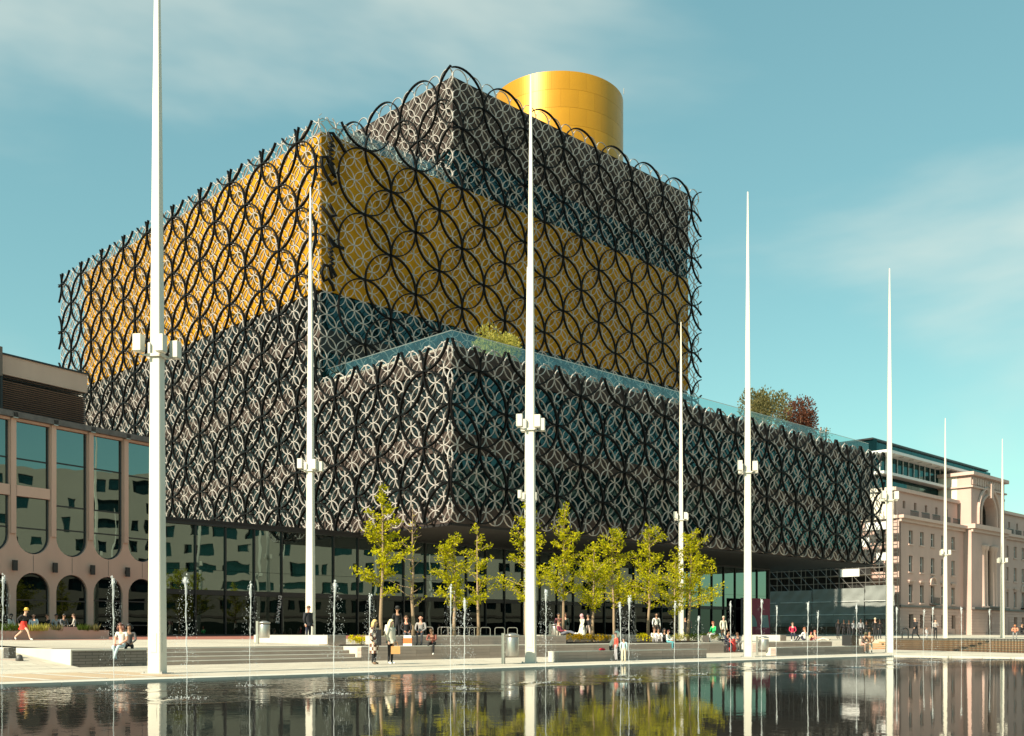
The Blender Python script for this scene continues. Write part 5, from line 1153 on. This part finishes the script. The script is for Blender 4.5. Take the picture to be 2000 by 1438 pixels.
person(1417, atv(1417, -21.4), 'man in a dark suit sitting at the end of the terrace wall', 'sit_lean', 25, 1.80, NV, (.02,.02,.03), 'r', BROWN, z=0.45)
t = thing('red_coat', 'bright red coat hanging over the end of the terrace wall', 'coat', (*at(1430, atv(1430, -21.75)), 0), rad(20)); b = MB()
for k in range(9):
    g = k/8; b.v += [(-.20+.05*math.sin(k*1.7), -.06-.06*math.sin(g*3.1), .82-.80*g), (.20+.05*math.cos(k*2.1), -.05-.07*math.sin(g*2.6), .82-.80*g), (.18+.04*math.cos(k*1.3), .10, .82-.80*g), (-.18, .10, .82-.80*g)]
    if k:
        i = (k-1)*4
        for q in range(4): q2 = (q+1) % 4; b.f.append((i+q, i+q2, i+4+q2, i+4+q)); b.m.append(0)
b.f += [(0, 3, 2, 1), (32, 33, 34, 35)]; b.m += [0, 0]; b.build('cloth', cmat((.72,.06,.05)), t, True)
person(1443, atv(1443, -21.4), 'person in grey with pale shoes sitting right of the red coat', 'sit_lean', -30, 1.70, (.07,.07,.08), (.22,.21,.20), 'r', BROWN, WH, z=0.45)
# right hand bench terrace
person(1548, atv(1548, -19.5), 'person in a dark and crimson jumper reading an open magazine', 'sit', -10, 1.72, (.40,.02,.06), NV, 'p', BROWN, WH, z=1.05)
person(1572, atv(1572, -21.6), 'man in a white shirt sitting with his back half turned on the terrace', 'floor', -140, 1.82, WH, NV, 'r', (.25,.08,.03), z=0.62)
person(1584, atv(1584, -21.4), 'small child in yellow and red beside the man in the white shirt', 'floor', 10, 1.2, (.60,.42,.18), (.3,.05,.05), 'r', (.30,.06,.05), z=0.62)
person(1597, atv(1597, -21.9), 'person in a pink top lying back beside the child', 'recline', 70, 1.6, (.66,.26,.20), (.6,.52,.42), 'r', (.30,.08,.05), z=0.62)
for px, d, f, lab in ((1637, 90, 20, 'dark figure at the left of the crowd before the grey sheeting'), (1648, 91, 0, 'dark figure second from the left in the crowd before the sheeting'), (1658, 90, -20, 'tall dark figure in the middle of the crowd before the sheeting'), (1667, 92, 40, 'dark figure with a pale sleeve in the crowd before the sheeting'),
                      (1681, 92, 0, 'dark figure behind the seated couple, pale top'), (1692, 91, 30, 'dark figure behind the seated couple, nearest the mast'), (1709, 80, 10, 'man in black standing left of the far corner mast'), (1718, 93, 0, 'dark figure half behind the far corner mast')):
    person(px, d, lab, 'stand' if px % 2 else 'hold', f, R.uniform(1.65, 1.82), BK if px not in (1681, 1667) else (.3,.3,.32), (.02,.02,.025), 'd' if px != 1709 else 'p', BLACKH if px != 1709 else (.6,.5,.35), fine=False, group='crowd before the sheeting', z=.66 if px > 1700 else None)
person(1684, atv(1684, -29.15), 'woman in a pink skirt and hat sitting at the corner of the pool', 'sit_lean', 20, 1.64, (.10,.07,.06), (.55,.28,.25), 'p', BROWN, WH, legs='short', hat=(.16,.14,.08), z=0.43)
person(1698, atv(1698, -29.15), 'person in a brown jacket with a white coat sitting at the corner of the pool', 'sit', -15, 1.68, (.20,.11,.06), (.62,.58,.48), 't', BLACKH, BK, hairlen=.1, z=0.43)
person(1788, 84, 'person in a long black coat walking before the stone building', 'walk', -70, 1.76, BK, BK, 'p', (.5,.4,.3), coat=((.01,.01,.012), .45), z=.66)
person(1827, 88, 'person in black with folded arms standing before the stone building', 'hold', 0, 1.72, (.35,.33,.32), BK, 'p', BLACKH, z=.66)
person(1810, 86, 'small child in pale grey beside the standing person in black', 'stand', 30, 1.0, (.5,.5,.52), (.5,.5,.52), 't', BROWN, z=.66)
person(1983, 84, 'person in an orange top at the far right behind the fence', 'sit_lean', -30, 1.7, (.66,.24,.14), (.2,.2,.2), 'r', (.4,.15,.06), z=1.10)
person(1995, 84, 'person in black at the far right edge behind the fence', 'sit', 30, 1.7, BK, BK, 't', BLACKH, z=1.10)
# two visitors at the roof railing
for px, v, lab, tp in ((1603, .9, 'visitor in pink grey at the left of two on the roof terrace', (.45,.30,.26)), (1613, .9, 'visitor in dark at the right of two on the roof terrace', (.12,.09,.08))):
    d = atv(px, v); person(px, d, lab, 'hold', 45, 1.78, tp, (.1,.1,.1), 't', BROWN, z=22.52, fine=False)
make_people()
